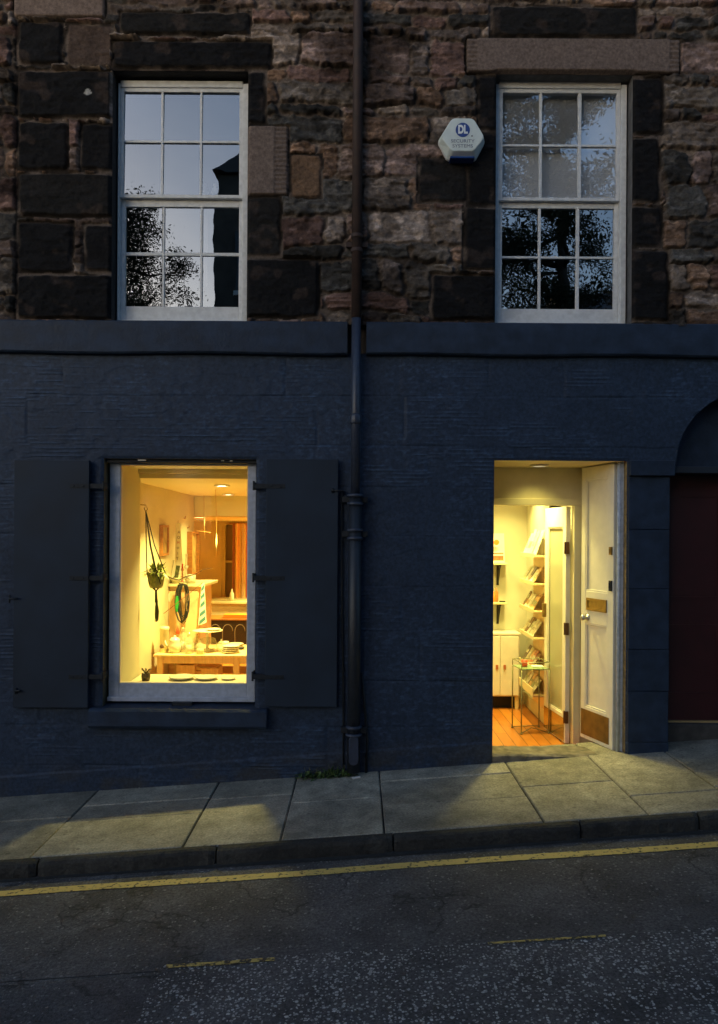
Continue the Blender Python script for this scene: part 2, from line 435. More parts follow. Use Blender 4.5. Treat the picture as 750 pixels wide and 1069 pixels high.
relief('painted_shopfront_wall', xs, zs, lower_fun, [G1, DR, (AR[0], AR[1], -1, AR[3])], M_navy, house, arch=(ARC[0], ARC[1], ARC[2], AR[0], AR[1]))

# plain continuation of the facade beyond the photograph
MB().box(-14, XL, .0, .6, -1.4, SC0).build('side_wall', M_navyp, house); MB().box(XR, 14, .0, .6, -.6, SC0).build('side_wall', M_navyp, house)
M_plainst = mat('distant stone', (.06,.048,.04), .9, noise=.4, nscale=4, bump=.6, bscale=12, bdist=.03)
MB().box(-14, XL, .0, .6, SC0, 9.5).box(XR, 14, .0, .6, SC0, 9.5).box(XL, XR, .0, .6, 6.9, 9.5).build('side_masonry', M_plainst, house)
MB().box(-14, 14, 7.2, 7.4, -1, 9.5).box(-14, -13.8, .6, 7.2, -1.4, 9.5).box(13.8, 14, .6, 7.2, -1, 9.5).build('rear_wall', M_plainst, house)
MB().box(-14, 14, -.25, 7.6, 9.5, 9.7).build('roof', mat('slate', (.05,.052,.058), .7), house)
# wall body behind the relief skin (blocks light): rectangles between openings
m = MB()
def fill(x0, x1, z0, z1, y0=.035, y1=.60):
    if x1 > x0 and z1 > z0: m.box(x0, x1, y0, y1, z0, z1)
fill(XL, G1[0]-.12, -1, SC1); fill(G1[1]+.12, DR[0]-.06, -1, SC1); fill(DR[1]+.02, AR[0]-.01, -1, SC1)
fill(AR[1]+.01, XR, -1, SC1); fill(G1[0]-.12, G1[1]+.12, -1, G1[2]-.06); fill(G1[0]-.12, G1[1]+.12, G1[3]+.03, SC1)
fill(DR[0]-.06, DR[1]+.02, DR[3]+.03, SC1); fill(AR[0]-.01, AR[1]+.01, AR[3]+.585, SC1)
fill(XL, U1[0]-.02, SC1, 6.9); fill(U1[1]+.02, U2[0]-.02, SC1, 6.9); fill(U2[1]+.02, XR, SC1, 6.9)
fill(U1[0]-.02, U1[1]+.02, U1[3]+.02, 6.9); fill(U2[0]-.02, U2[1]+.02, U2[3]+.02, 6.9)
m.build('wall_core', M_plainst, house)

# string course: moulded band in two lengths, broken round the rain pipe
PX = at(371.5, 430).x
def course(x0, x1):
    b = MB(); n = max(2, int((x1-x0)/.05)); prof = [(-.004,SC0),(-.050,SC0+.002),(-.062,SC0+.014),(-.064,SC1-.05),(-.062,SC1-.010),(-.052,SC1),(.03,SC1+.012)]
    vs = []; fs = []; r = random.Random(int(x0*10))
    for i in range(n+1):
        x = x0+(x1-x0)*i/n
        for j, (y, z) in enumerate(prof):
            a = 0.006 if j in (1, 2, 3, 4) else .002
            vs.append((x, y+r.uniform(-a, a)*.12, z+r.uniform(-a, a)*.25+(.005*math.sin(x*4) if j < 3 else 0)))
    k = len(prof)
    for i in range(n):
        for j in range(k-1): fs.append((i*k+j, (i+1)*k+j, (i+1)*k+j+1, i*k+j+1))
    b.add(vs, fs, False)
    b.f.append(tuple(range(k))); b.sm.append(False); o = n*k
    b.f.append(tuple(range(o+k-1, o-1, -1))); b.sm.append(False)
    return b
course(XL, PX-.065).build('string_course', M_navyp, house)
course(PX+.075, XR).build('string_course', M_navyp, house)

# reveals (jambs and heads) of every opening
def reveal(name, o, depth, mt, jw=.03, bottom=False, y0=.003, z0=None):
    x0, x1, za, zb = o; za = za if z0 is None else z0
    b = MB().box(x0-jw, x0, y0, depth, za, zb+jw).box(x1, x1+jw, y0, depth, za, zb+jw).box(x0+.0005, x1-.0005, y0+.001, depth, zb, zb+jw)
    return b.build(name, mt, house, .002)
M_revst = mat('reveal stone', (.030,.027,.026), .9, noise=.4, nscale=15, bump=.5, bscale=50)
reveal('window_reveal', U1, .16, M_revst); reveal('window_reveal', U2, .16, mat('reveal paint', (.10,.10,.105), .7, noise=.4, nscale=14))
reveal('window_reveal', G1, .14, mat('shop reveal paint', (.10,.085,.05), .6, noise=.4, nscale=18))

# ------------------------------------------------------------------ sash windows
def sash_window(o, cols, top_rows, bot_rows, name='sash_window', blind=False):
    """cols etc. are pixel edges surveyed on the photograph, turned into metres on the sash plane"""
    w = empty(name, parent=house)
    x0, x1, z0, z1 = o
    y = .10
    cx = (cols[0]+cols[-1])/2
    gx_ = [at(c, 205, y).x for c in cols]            # six glass edges: l,r,l,r,l,r
    zt = [at(cx, c, y).z for c in top_rows]           # upper sash glass edges, from the top: t,b,t,b
    zb = [at(cx, c, y+.035).z for c in bot_rows]
    zm1 = zt[3]-.0; 
    # box frame
    fl, fr_ = x0+.012, x1-.012
    wl = gx_[0]-.028; wr = gx_[5]+.028
    ft = zt[0]+.030
    MB().box(fl, wl, y-.012, y+.13, z0+.0, ft+.03).box(wr, fr_, y-.012, y+.13, z0, ft+.03).box(wl+.001, wr-.001, y-.010, y+.13, ft, ft+.05).build('frame', M_frame, w, .004)
    MB().box(x0+.002, x1-.002, y+.02, y+.13, ft+.05, z1+.002).build('head_lining', M_revst, w)
    b = MB()
    def bars(b, xs_, zz, y0, y1, zlo, zhi):
        b.box(wl+.001, xs_[0], y0, y1, zlo, zhi).box(xs_[5], wr-.001, y0, y1, zlo, zhi)
        b.box(xs_[0], xs_[5], y0+.001, y1, zz[0], zhi).box(xs_[0], xs_[5], y0+.001, y1, zlo, zz[3])
        for i in (1, 3): b.box(xs_[i]+.002, xs_[i+1]-.002, y0+.003, y1-.003, zz[3], zz[0])
        b.box(xs_[0], xs_[5], y0+.005, y1-.005, zz[1]-.002, zz[2]+.002)
        return b
    us = bars(MB(), gx_, zt, y, y+.032, zt[3]-.026, ft-.001).build('upper_sash', M_frame, w, .003)
    ls = bars(MB(), [gx_[0]+.006, gx_[1]+.005, gx_[2]+.004, gx_[3]+.0, gx_[4]+.0, gx_[5]-.004], zb, y+.036, y+.068, z0+.045, zt[3]-.004).build('lower_sash', M_frame, w, .003)
    MB().box(wl-.01, wr+.01, y-.02, y+.1, z0+.002, z0+.045).build('sill', M_frame, w, .004)
    r = random.Random(int(x0*100))
    for i in (0, 2, 4):
        for (a, c) in ((0, 1), (2, 3)):
            for (zz, yy, par, tl) in ((zt, y+.016, us, .02), (zb, y+.052, ls, .0)):
                tx = r.uniform(-.0025, .0025); ty = r.uniform(-.002, .002)+tl
                X0, X1, Z0, Z1 = gx_[i]-.001, gx_[i+1]+.001, zz[c]-.001, zz[a]+.001
                mx_, mz_ = (X0+X1)/2, (Z0+Z1)/2
                vs = [(x, yy+(x-mx_)*tx+(z-mz_)*ty, z) for (x, z) in ((X0, Z0), (X1, Z0), (X1, Z1), (X0, Z1))]
                MB().add(vs, [(0, 1, 2, 3)]).build('pane', M_sash, par)
    # dark room behind the glass
    rb = MB(); a, b2, c, d = x0-.7, x1+.7, z0-.1, z1+.3
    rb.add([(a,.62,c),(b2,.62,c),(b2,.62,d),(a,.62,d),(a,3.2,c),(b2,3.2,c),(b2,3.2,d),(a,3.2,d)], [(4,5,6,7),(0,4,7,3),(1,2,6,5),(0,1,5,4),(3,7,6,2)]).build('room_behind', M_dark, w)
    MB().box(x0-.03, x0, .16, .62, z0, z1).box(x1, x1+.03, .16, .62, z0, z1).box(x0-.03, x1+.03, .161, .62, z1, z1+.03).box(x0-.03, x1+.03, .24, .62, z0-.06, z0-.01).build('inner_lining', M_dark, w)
    if blind:
        M_bl = mat('grey roller blind', (.80,.80,.80), .8)
        MB().box(x0+.02, x1-.02, y+.075, y+.079, zt[3]+.0, ft).tube([(x0+.02, y+.077, zt[3]+.0), (x1-.02, y+.077, zt[3]+.0)], .008).build('roller_blind', M_bl, w)
    return w
w1 = sash_window(U1, [129,167.5,170.5,208,211,249.5], [96,146,149,203], [216,263,267,320])
w2 = sash_window(U2, [524.5,562.5,566,603,607,643.5], [97,150,153,206], [217.5,267,270,322.5], blind=True)
# curtain edge and ornaments inside the left window
cb_ = MB(); pts = []
for k in range(7):
    a = at(212+k*.9, 217, .3); cb_.tube([(a.x, .26+.012*(k % 2), SC1+.35), (a.x, .26+.012*(k % 2), SC1+.95)], .006)
cb_.build('curtain', mat('net curtain', (.45,.40,.38), .9), w1)

def figurine(px, py, label):
    p = at(px, py, .19)
    e = empty('ornament', (p.x, .19, p.z))
    MB().lathe((0,0,0), [(0.0,0),(.022,0),(.028,.02),(.022,.045),(.010,.06),(.014,.07),(.012,.085),(0,.09)], 12).build('body', mat('pale china', (.5,.52,.5), .3), e)
    tag(e, label, 'ornament', 'china ornaments behind the upper left window')
lsz = at(210, 203.5, .15).z
for px, lb_ in ((214, 'small pale china ornament, the left one behind the upper left sash window'), (224.5, 'small pale china ornament, the right one behind the upper left sash window')):
    figurine(px, 203.5, lb_)

# ------------------------------------------------------------------ shop window
sw = empty('shop_window', parent=house)
fy = .095
def fx(px): return at(px, 608, fy).x
def fz(py): return at(190, py, fy).z
go0, go1, gt, gb = fx(125.5), fx(258.5), fz(485.5), fz(713.5)
fr = MB()
fr.box(fx(114.5), go0, fy-.012, fy+.05, fz(731), fz(482)).box(go1, fx(267), fy-.012, fy+.05, fz(731), fz(482))
fr.box(go0+.0005, go1-.0005, fy-.010, fy+.05, fz(731), gb).box(go0+.0005, go1-.0005, fy-.010, fy+.05, gt, fz(482))
fr.box(fx(114.5)-.004, fx(267)+.004, fy-.035, fy-.013, fz(731)-.004, fz(727)).build('frame', M_gframe, sw, .004)
bd = MB(); t = .010
bd.box(go0, go0+t*.5, fy-.004, fy+.03, gb, gt).box(go1-t*.5, go1, fy-.004, fy+.03, gb, gt).box(go0, go1, fy-.003, fy+.03, gb, gb+t*.6).box(go0, go1, fy-.003, fy+.03, gt-t*.6, gt)
bd.build('glazing_bead', mat('cream bead', (.7,.6,.42), .5), sw)
MB().add([(go0, fy+.02, gb), (go1, fy+.02, gb), (go1, fy+.02, gt), (go0, fy+.02, gt)], [(0,1,2,3)]).build('pane', M_pane, sw)
MB().box(G1[0]+.001, G1[1]-.001, .03, .08, G1[3]-.028, G1[3]-.002).build('shutter_track', M_hw, sw, .003)
for (a, b) in ((144, 152.5), (231, 234), (240, 243)):
    p = at(a, 479.5, .02); q = at(b, 479.5, .02)
    MB().box(p.x, q.x, .018, .03, G1[3]-.014, G1[3]-.005).build('track_clip', M_steel, sw, .002)
# stone sill
sz = G1[2]
sl0, sl1 = gx(96, 748), gx(279.5, 748)
sb = MB(); n = 60; vs = []; fs = []; prof = [(.12, sz+.012), (-.06, sz-.004), (-.078, sz-.02), (-.082, sz-.125), (-.070, sz-.145), (.01, sz-.15)]
for i in range(n+1):
    x = sl0+(sl1-sl0)*i/n
    for (y, z) in prof: vs.append((x, y+random.uniform(-.0006, .0006), z+random.uniform(-.0015, .0015)))
k = len(prof)
for i in range(n):
    for j in range(k-1): fs.append((i*k+j, (i+1)*k+j, (i+1)*k+j+1, i*k+j+1))
sb.add(vs, fs); sb.f.append(tuple(range(k))); sb.sm.append(False); o = n*k; sb.f.append(tuple(range(o+k-1, o-1, -1))); sb.sm.append(False)
sb.build('sill', M_navyp, sw)
p = at(178, 734, -.02); MB().box(p.x, p.x+.15, .02, .07, sz+.001, sz+.028).build('shutter_stop', M_hw, sw, .003)

def shutter(a, b, c, d, side):
    e = empty('shutter', parent=house)
    if side < 0: e['label'] = 'dark shutter folded back left of the shop window'
    else: e['label'] = 'dark shutter folded back right of the shop window'
    x0, x1, z0, z1 = at(a, 608, -.05).x, at(b, 608, -.05).x, at((a+b)/2, d, -.05).z, at((a+b)/2, c, -.05).z
    MB().box(x0, x1, -.062, -.026, z0, z1).build('board', M_shut, e, .003)
    hx = x1 if side < 0 else x0
    ge = G1[0]+.012 if side < 0 else G1[1]-.012
    for py in (507.5, 603.5, 706.5):
        z = at(hx*140+375, py, -.05).z
        h = MB().box(min(hx-side*-.0, ge), max(hx, ge), -.056, -.046, z-.018, z+.018)
        h.box(ge-.006, ge+.006, -.056, .06, z-.022, z+.030)
        h.tube([(ge, -.052, z-.032), (ge, -.052, z+.038)], .008, 8)
        h.box(hx+side*-.0-(.14 if side < 0 else 0), hx+(.14 if side > 0 else 0), -.066, -.0625, z-.016, z+.016)
        h.build('hinge', M_hw, e, .002)
        for q in (.04, .11):
            MB().lathe((0,0,0), [(0,.004),(.006,.003),(.008,0)], 8).build('bolt', M_hw, e, loc=(hx+side*q, -.066, z)).rotation_euler = (R(90), 0, 0)
    return e, x0, x1, z0, z1
e, x0, x1, z0, z1 = shutter(15, 93, 480.5, 738.5, -1)
for py, s in ((625, 1), (721, .7)):
    p = at(15 if s == 1 else 20, py, -.06)
    MB().tube([(p.x-.03*s, -.02, p.z), (p.x-.03*s, -.075, p.z), (p.x+.03*s, -.075, p.z+.004)], .007, 8).tube([(p.x-.03*s, -.07, p.z+.03*s), (p.x-.03*s, -.07, p.z-.03*s)], .007, 8).build('catch', M_hw, e)
e, x0, x1, z0, z1 = shutter(277.5, 352.5, 479.5, 737.5, 1)
p = at(350, 512, -.06)
MB().tube([(p.x-.02, -.075, p.z), (p.x+.06, -.075, p.z-.004), (p.x+.06, -.02, p.z-.004)], .006, 8).tube([(p.x-.02, -.07, p.z+.015), (p.x-.02, -.07, p.z-.015)], .009, 8).build('catch', M_hw, e)

# ------------------------------------------------------------------ doorway
FLZ = .047                                    # shop floor
x0, x1, _, zt_ = DR
ds = empty('entrance', parent=house)
# jambs: painted stone edge then timber lining
MB().box(x0-.05, x0, .003, .6, -.4, zt_+.03).build('jamb', M_trim, ds, .004)
MB().box(x1, x1+.03, .003, .10, -.4, zt_+.03).build('jamb', mat('jamb stone edge', (.26,.18,.07), .6, noise=.5, nscale=22, bump=.5, bscale=40), ds, .006)
MB().box(x1-.012, x1+.03, .10, .62, -.4, zt_+.03).build('jamb', M_trim, ds, .004)
MB().box(x0+.0005, x1-.013, .004, .62, zt_+.0, zt_+.03).build('soffit', M_trim, ds)
# rounded grey bead that the storm door closes on
bxx = at(646, 640, .06).x
MB().tube([(bxx, .065, .10), (bxx, .065, zt_)], .016, 12).box(bxx+.005, x1-.002, .055, .085, .10, zt_).build('door_frame', mat('grey white bead', (.42,.47,.56), .45, noise=.2, nscale=30), ds)
# step
zs_ = .136
st = MB(); n = 24; vs = []; fs = []
for i in range(n+1):
    x = x0-.0+(x1-x0)*i/n
    for (y, z) in ((.24, -.2), (.24, zs_), (.02, zs_), (.0, zs_-.012), (-.012, -.2)):
        vs.append((x, y+(random.uniform(-.006, .006) if y < .1 else 0), z+(random.uniform(-.003, .002) if z > 0 else 0)))
for i in range(n):
    for j in range(4): fs.append((i*5+j, (i+1)*5+j, (i+1)*5+j+1, i*5+j+1))
st.add(vs, fs); st.f += [tuple(range(5)), tuple(n*5+4-k for k in range(5))]; st.sm += [False, False]
M_step = mat('worn step stone', (.17,.145,.11), .8, noise=.5, nscale=14, bump=.6, bscale=50, bdist=.006)
st.build('step', M_step, ds)
# inner frame, transom panel
iy = .55
ix0, ix1, iz1 = at(513.5, 600, iy).x, at(598.5, 650, iy).x, at(560, 527.5, iy).z
px1 = at(606, 650, iy).x
MB().box(x0, x1-.013, iy+.01, iy+.05, iz1+.055, zt_).build('transom_panel', M_trim, ds)
MB().box(x0, x1-.013, iy-.01, iy+.07, iz1, iz1+.055).build('transom', M_trim, ds, .004)
MB().box(x0, ix0, iy-.01, iy+.07, FLZ, iz1-.0005).build('inner_post', M_trim, ds, .004)
MB().box(ix1, px1, iy-.01, iy+.07, FLZ, iz1-.0005).build('inner_post', M_trim, ds, .004)
MB().box(px1+.004, x1-.0125, iy+.01, iy+.05, FLZ, iz1-.0005).build('side_panel', M_trim, ds, .003)
# storm door leaf
hinge = at(645.5, 640, .10); far = at(611.5, 640, .50)
v = Vector((far.x-hinge.x, far.y-hinge.y)); Lf = v.length; ang = math.atan2(v.y, v.x)
leaf = empty('storm_door', (hinge.x, .10, zs_+.012), ang, parent=house)
LH = zt_-zs_-.02
def lz(py, f=.5):      # leaf heights from pixel rows at its middle
    q = hinge.lerp(far, f); return at(628, py, q.y).z-(zs_+.012)
pu0, pu1, pl0, pl1 = lz(618), LH-.10, .0, lz(652)
pl0 = lz(741)
ox0, ox1 = .075, Lf-.06                          # panel field (x along the leaf from the hinge)
# leaf face towards local +y is the room side that the street sees
lf = MB(); T = .045
lf.box(0, ox0, 0, T, 0, LH).box(ox1, Lf, 0, T, 0, LH).box(ox0, ox1, .0005, T-.0005, LH-.10, LH).box(ox0, ox1, .0005, T-.0005, pl1, pu0).box(ox0, ox1, .0005, T-.0005, 0, pl0)
lf.box(ox0, ox1, .012, T-.016, pl0, pl1).box(ox0, ox1, .012, T-.016, pu0, pu1)
lf.build('leaf', M_door, leaf, .004)
for (a, b) in ((pl0, pl1), (pu0, pu1)):
    mm = MB(); q = .014
    mm.box(ox0, ox1, T-.014, T-.004, a, a+q).box(ox0, ox1, T-.014, T-.004, b-q, b).box(ox0, ox0+q, T-.0135, T-.0035, a+q, b-q).box(ox1-q, ox1, T-.0135, T-.0035, a+q, b-q)
    mm.build('panel_moulding', M_door, leaf, .003)
k0, k1 = lz(776), lz(744)
MB().box(.045, Lf-.012, T, T+.003, .03, .03+.205).build('kick_plate', mat('tarnished brass plate', (.20,.115,.03), .5, metal=.5, noise=.3, nscale=15), leaf, .001)
cxx = Lf*.52; z0_ = lz(638); z1_ = lz(625)
lb1 = MB(); a, b = cxx-.14, cxx+.12
lb1.box(a, b, T, T+.010, z0_, z0_+.02).box(a, b, T, T+.010, z1_-.02, z1_).box(a, a+.02, T, T+.0095, z0_+.02, z1_-.02).box(b-.02, b, T, T+.0095, z0_+.02, z1_-.02).box(a+.02, b-.02, T, T+.003, z0_+.02, z1_-.02)
lb1.build('letter_box', M_brass, leaf, .002)
kz = lz(646)
MB().lathe((0,0,0), [(.026,0),(.026,.006),(.010,.010),(.010,.03),(.022,.038),(.024,.05),(.014,.06),(0,.062)], 18).build('door_knob', M_steel, leaf, loc=(Lf*.78, T, kz)).rotation_euler = (R(-90), 0, 0)
for py, hh in ((575, .03), (611.5, .04)):
    z = lz(py, .05)
    MB().box(.012, .042, T, T+.014, z-hh, z+hh).tube([(.03, T+.012, z-hh*.5), (.03, T+.012, z+hh*.6)], .009, 8).build('lock', M_hw if hh == .04 else M_brass, leaf, .002)
# glazed inner door, standing open into the shop
hin = Vector((ix1-.005, iy+.07, 0)); fr2 = at(572.5, 700, 1.12)
v = Vector((fr2.x-hin.x, fr2.y-hin.y)); Lg = v.length; ang2 = math.atan2(v.y, v.x)
gd = empty('glazed_door', (hin.x, hin.y, FLZ+.006), ang2, parent=house)
GH = iz1-FLZ-.012; st_ = .075; kb = .235
g = MB(); T = .04
g.box(0, st_, 0, T, 0, GH).box(Lg-st_, Lg, 0, T, 0, GH).box(st_, Lg-st_, .0005, T-.0005, GH-.17, GH).box(st_, Lg-st_, .0005, T-.0005, 0, kb)
g.build('leaf', M_door, gd, .004)
MB().box(st_, Lg-st_, .016, .022, kb, GH-.17).build('pane', M_doorglass, gd)
mm = MB(); q = .012; a, b = kb, GH-.17
for yy in (.0075, .0255):
    mm.box(st_, Lg-st_, yy, yy+.008, a, a+q).box(st_, Lg-st_, yy, yy+.008, b-q, b).box(st_, st_+q, yy, yy+.0075, a+q, b-q).box(Lg-st_-q, Lg-st_, yy, yy+.0075, a+q, b-q)
mm.build('glazing_bead', M_door, gd, .002)
MB().box(.02, Lg-.01, T, T+.003, .012, kb-.03).build('kick_plate', mat('polished plate', (.42,.34,.14), .12, metal=.9), gd)
for zz in (.22, .95, 1.62):
    MB().box(-.022, .022, T*.5, T+.006, zz-.05, zz+.05).tube([(0, T+.008, zz-.05), (0, T+.008, zz+.05)], .008, 8).build('hinge', mat('brown hinge', (.12,.06,.03), .4, metal=.6), gd, .001)
MB().box(Lg-.05, Lg-.02, T, T+.03, 1.0, 1.12).build('handle', M_brass, gd, .003)

# ------------------------------------------------------------------ pier, capital, side entrance with arch
cz = at(675, 497, -.02).z; ct = at(675, 481, -.02).z
pr0, pr1 = x1+.008, AR[0]-.001
pm = MB(); 
zz = [-.6, .24, .62, .93, 1.38, 1.82, cz]
for i in range(len(zz)-1):
    pm.box(pr0+random.uniform(0, .004), pr1-random.uniform(0, .004), -.026+random.uniform(-.002, .002), .02, zz[i]+.0015, zz[i+1]-.0015)
pr = pm.build('pier', M_navyp, house, .005)
MB().box(pr0-.003, at(704.5, 489, -.05).x, -.06, .02, cz, ct).build('capital', M_navyp, pr, .006)
# arched head: spandrel plate with arch cut
cx, cz_, ra = ARC
top = AR[3]+.62; ap = MB(); N_ = 36
vs = []; fs = []
for k in range(N_+1):
    a_ = math.pi*k/N_
    for (r_, y_) in ((ra-.004, .0), (ra-.004, .30), (ra+.03, .30), (ra+.02, .006)): vs.append((cx+r_*math.cos(a_), y_, cz_+r_*math.sin(a_)))
for k in range(N_):
    for j in range(4): fs.append((4*k+j, 4*k+(j+1) % 4, 4*k+4+(j+1) % 4, 4*k+4+j))
ap.add(vs, fs, False).build('arch_surround', M_navyp, house)
se = empty('side_entrance', parent=house)
MB().box(AR[0]-.02, AR[1]+.02, .19, .24, AR[3]-.03, top+.05).build('tympanum', M_navyp, se)
MB().box(AR[0]-.02, AR[1]+.02, .08, .24, AR[3]-.05, AR[3]+.0).build('ledge', mat('dark ledge paint', (.012,.018,.03), .5), se, .004)
MB().box(AR[0]-.04, AR[0]-.002, .02, .6, -.6, AR[3]+.6).box(AR[1]+.002, AR[1]+.04, .02, .6, -.6, AR[3]+.6).build('side_jamb', mat('dark jamb', (.012,.014,.022), .7), se)
rz0 = at(725, 752.5, .27).z
dm = MB().box(AR[0]-.01, AR[1]+.01, .29, .33, rz0, AR[3]-.05)
dm.build('red_door', M_red, se)
dp = MB()
for (a, b) in ((.10, .52), (.66, 1.08)):
    for (c, d) in ((rz0+.2, rz0+.75), (rz0+.95, AR[3]-.2)):
        dp.box(AR[0]+a, AR[0]+b, .284, .291, c, c+.02).box(AR[0]+a, AR[0]+b, .284, .291, d-.02, d).box(AR[0]+a, AR[0]+a+.02, .2845, .291, c+.02, d-.02).box(AR[0]+b-.02, AR[0]+b, .2845, .291, c+.02, d-.02)
dp.build('door_moulding', M_red, se)
MB().box(AR[0]-.01, AR[1]+.01, .20, .35, -.2, rz0-.012).build('step', mat('dark step', (.06,.055,.05), .8, noise=.4, nscale=15), se, .005)
MB().box(AR[0]-.01, AR[1]+.01, .262, .30, rz0-.012, rz0).build('threshold', mat('brass threshold', (.5,.36,.16), .5, metal=.3), se)

# ------------------------------------------------------------------ rain pipe
dpipe = empty('drainpipe', (PX, -.085, ground(PX)))
tag(dpipe, 'cast iron drainpipe, rust brown above the ledge and navy below it', 'drainpipe')
def dz(py): return at(371, py, -.085).z-ground(PX)
u0 = dz(332)
MB().tube([(0,0,u0), (0,0,5.6), (0,0,7.6)], .037, 20).build('upper_pipe', M_brown, dpipe)
c = MB()
for py in (247, 262): c.tube([(0,0,dz(py)-.014), (0,0,dz(py)+.014)], .044, 20)
c.box(-.08, .08, .02, .05, dz(254)-.02, dz(254)+.02); c.build('bracket', M_brown, dpipe, .003)
M_pp = mat('navy pipe paint', (.030,.040,.068), .4, noise=.25, nscale=30)
MB().tube([(0,0,dz(520)), (0,0,u0)], .034, 20).build('lower_pipe', M_pp, dpipe)
MB().tube([(0,0,dz(441)-.012), (0,0,dz(441)+.0), (0,0,dz(434)), (0,0,dz(434)+.012)], [.040, .045, .043, .036], 20).build('collar', M_pp, dpipe)
MB().tube([(0,0,.03), (0,0,dz(516))], .047, 20).build('wide_pipe', mat('dark pipe paint', (.014,.018,.026), .45, noise=.3, nscale=30), dpipe)
for py in (517.5, 526, 553.5, 562, 759, 767):
    z = dz(py); MB().tube([(0,0,z-.013), (0,0,z-.006), (0,0,z+.006), (0,0,z+.013)], [.050, .060, .060, .050], 20).build('collar', M_pp, dpipe)
for py in (521.5, 557.5, 763):
    z = dz(py); MB().box(-.095, .095, .012, .06, z-.022, z+.022).build('bracket', M_hw, dpipe, .004)
MB().lathe((0,-.048,dz(780)), [(0,0)], 3) 
ob = MB(); poly = [( .036*math.cos(t_)*1.0, (.07 if math.sin(t_) > 0 else -.07)+.036*math.sin(t_)) for t_ in [2*math.pi*k/20 for k in range(20)]]
ob.prism([(p[0], p[1]+dz(782)) for p in poly], -.056, -.03).build('inspection_plate', M_pp, dpipe, .003)
p0 = at(357, 512, -.01); p1 = at(358, 806, -.01)
cab = MB().tube([(p0.x, -.022, p0.z), (p0.x+.008, -.022, 1.2), (p1.x, -.022, .6), (p1.x+.004, -.022, ground(p1.x)-.02)], .007, 8).build('wall_cable', M_hw)
tag(cab, 'thin black cable running down the navy wall left of the drainpipe', 'cable', 'cables beside the drainpipe')
p1 = at(381, 740, -.01)
cab = MB().tube([(PX+.055, -.03, .75), (p1.x, -.03, .5), (p1.x+.02, -.03, .25), (p1.x+.012, -.03, ground(p1.x)-.01)], .010, 8).build('wall_cable', M_hw)
tag(cab, 'short black cable bowing out right of the drainpipe foot', 'cable', 'cables beside the drainpipe')

# ------------------------------------------------------------------ alarm box
ac = at(481.8, 148, -.05)
ab = empty('alarm_box', (ac.x, -.02, ac.z))
tag(ab, 'white hexagonal burglar alarm box with blue round logo on the stone wall', 'alarm box')
def hexp(w, ht, hb, tw, bw, r=.022):
    raw = [(-tw, ht), (tw, ht), (w, .0), (bw, -hb), (-bw, -hb), (-w, .0)]
    out = []
    for i in range(6):
        p = Vector(raw[i]); a = Vector(raw[i-1]); b = Vector(raw[(i+1) % 6])
        u = (a-p).normalized(); v = (b-p).normalized()
        P0 = p+u*r; P1 = p+v*r
        for t_ in (0, .25, .5, .75, 1): out.append(tuple(P0*(1-t_)**2+p*2*t_*(1-t_)+P1*t_*t_))
    return out
back = hexp(.176, .150, .135, .085, .105); frt = hexp(.160, .138, .100, .078, .080, .03)
MB().prism(back, -.03, .0).build('back_plate', M_frame, ab, .002)
MB().prism(back, -.095, -.03, [(p[0]*1.0, p[1]) for p in frt]).build('cover', mat('alarm cover plastic', (.60,.68,.68), .4, noise=.06, nscale=20), ab, .006, 3)
M_blue = mat('alarm blue', (.02,.06,.26), .4)
MB().box(-.09, .09, -.090, -.004, -.150, -.1355).build('strobe_lens', mat('blue lens', (.015,.05,.2), .2), ab, .005)
disc = MB(); poly = [(.052*math.cos(2*math.pi*k/32), .052+.052*math.sin(2*math.pi*k/32)) for k in range(32)]
disc.prism(poly, -.0975, -.09).build('logo_disc', M_blue, ab)
def text(body, size, mt, parent, loc, rot=(R(90), 0, 0), sx=1, name='lettering', ext=.0006, bold=0):
    cu = bpy.data.curves.new(name, 'FONT'); cu.body = body; cu.size = size; cu.align_x = 'CENTER'; cu.align_y = 'CENTER'; cu.extrude = ext; cu.offset = bold
    t_ = bpy.data.objects.new(name, cu); COL.objects.link(t_)
    dg = bpy.context.evaluated_depsgraph_get(); me = bpy.data.meshes.new_from_object(t_.evaluated_get(dg)); me.name = name
    bpy.data.objects.remove(t_); me.materials.clear(); me.materials.append(mt)
    o = bpy.data.objects.new(name, me); COL.objects.link(o); o.parent = parent; o.location = loc; o.rotation_euler = rot; o.scale = (sx, 1, 1)
    return o
M_wtx = mat('white lettering', (.7,.75,.78), .5)
text('DL', .082, M_wtx, ab, (0, -.0985, .052), sx=.68, bold=.004)
M_gtx = mat('grey blue lettering', (.12,.16,.24), .5)
text('SECURITY', .034, M_gtx, ab, (0, -.0965, -.030), sx=1.15)
text('SYSTEMS', .034, M_gtx, ab, (0, -.0965, -.066), sx=1.15)
MB().lathe((0,0,0), [(0,.002),(.005,.002),(.005,0)], 10).build('screw', M_hw, ab, loc=(.068, -.0955, .008)).rotation_euler = (R(90), 0, 0)

# ------------------------------------------------------------------ shop interior: shell
sh = empty('shop_interior', parent=house)
WX = -2.0; CZ = 2.235; BY = 3.5
g0 = G1[0]; rvl = at(145, 600, .70).x
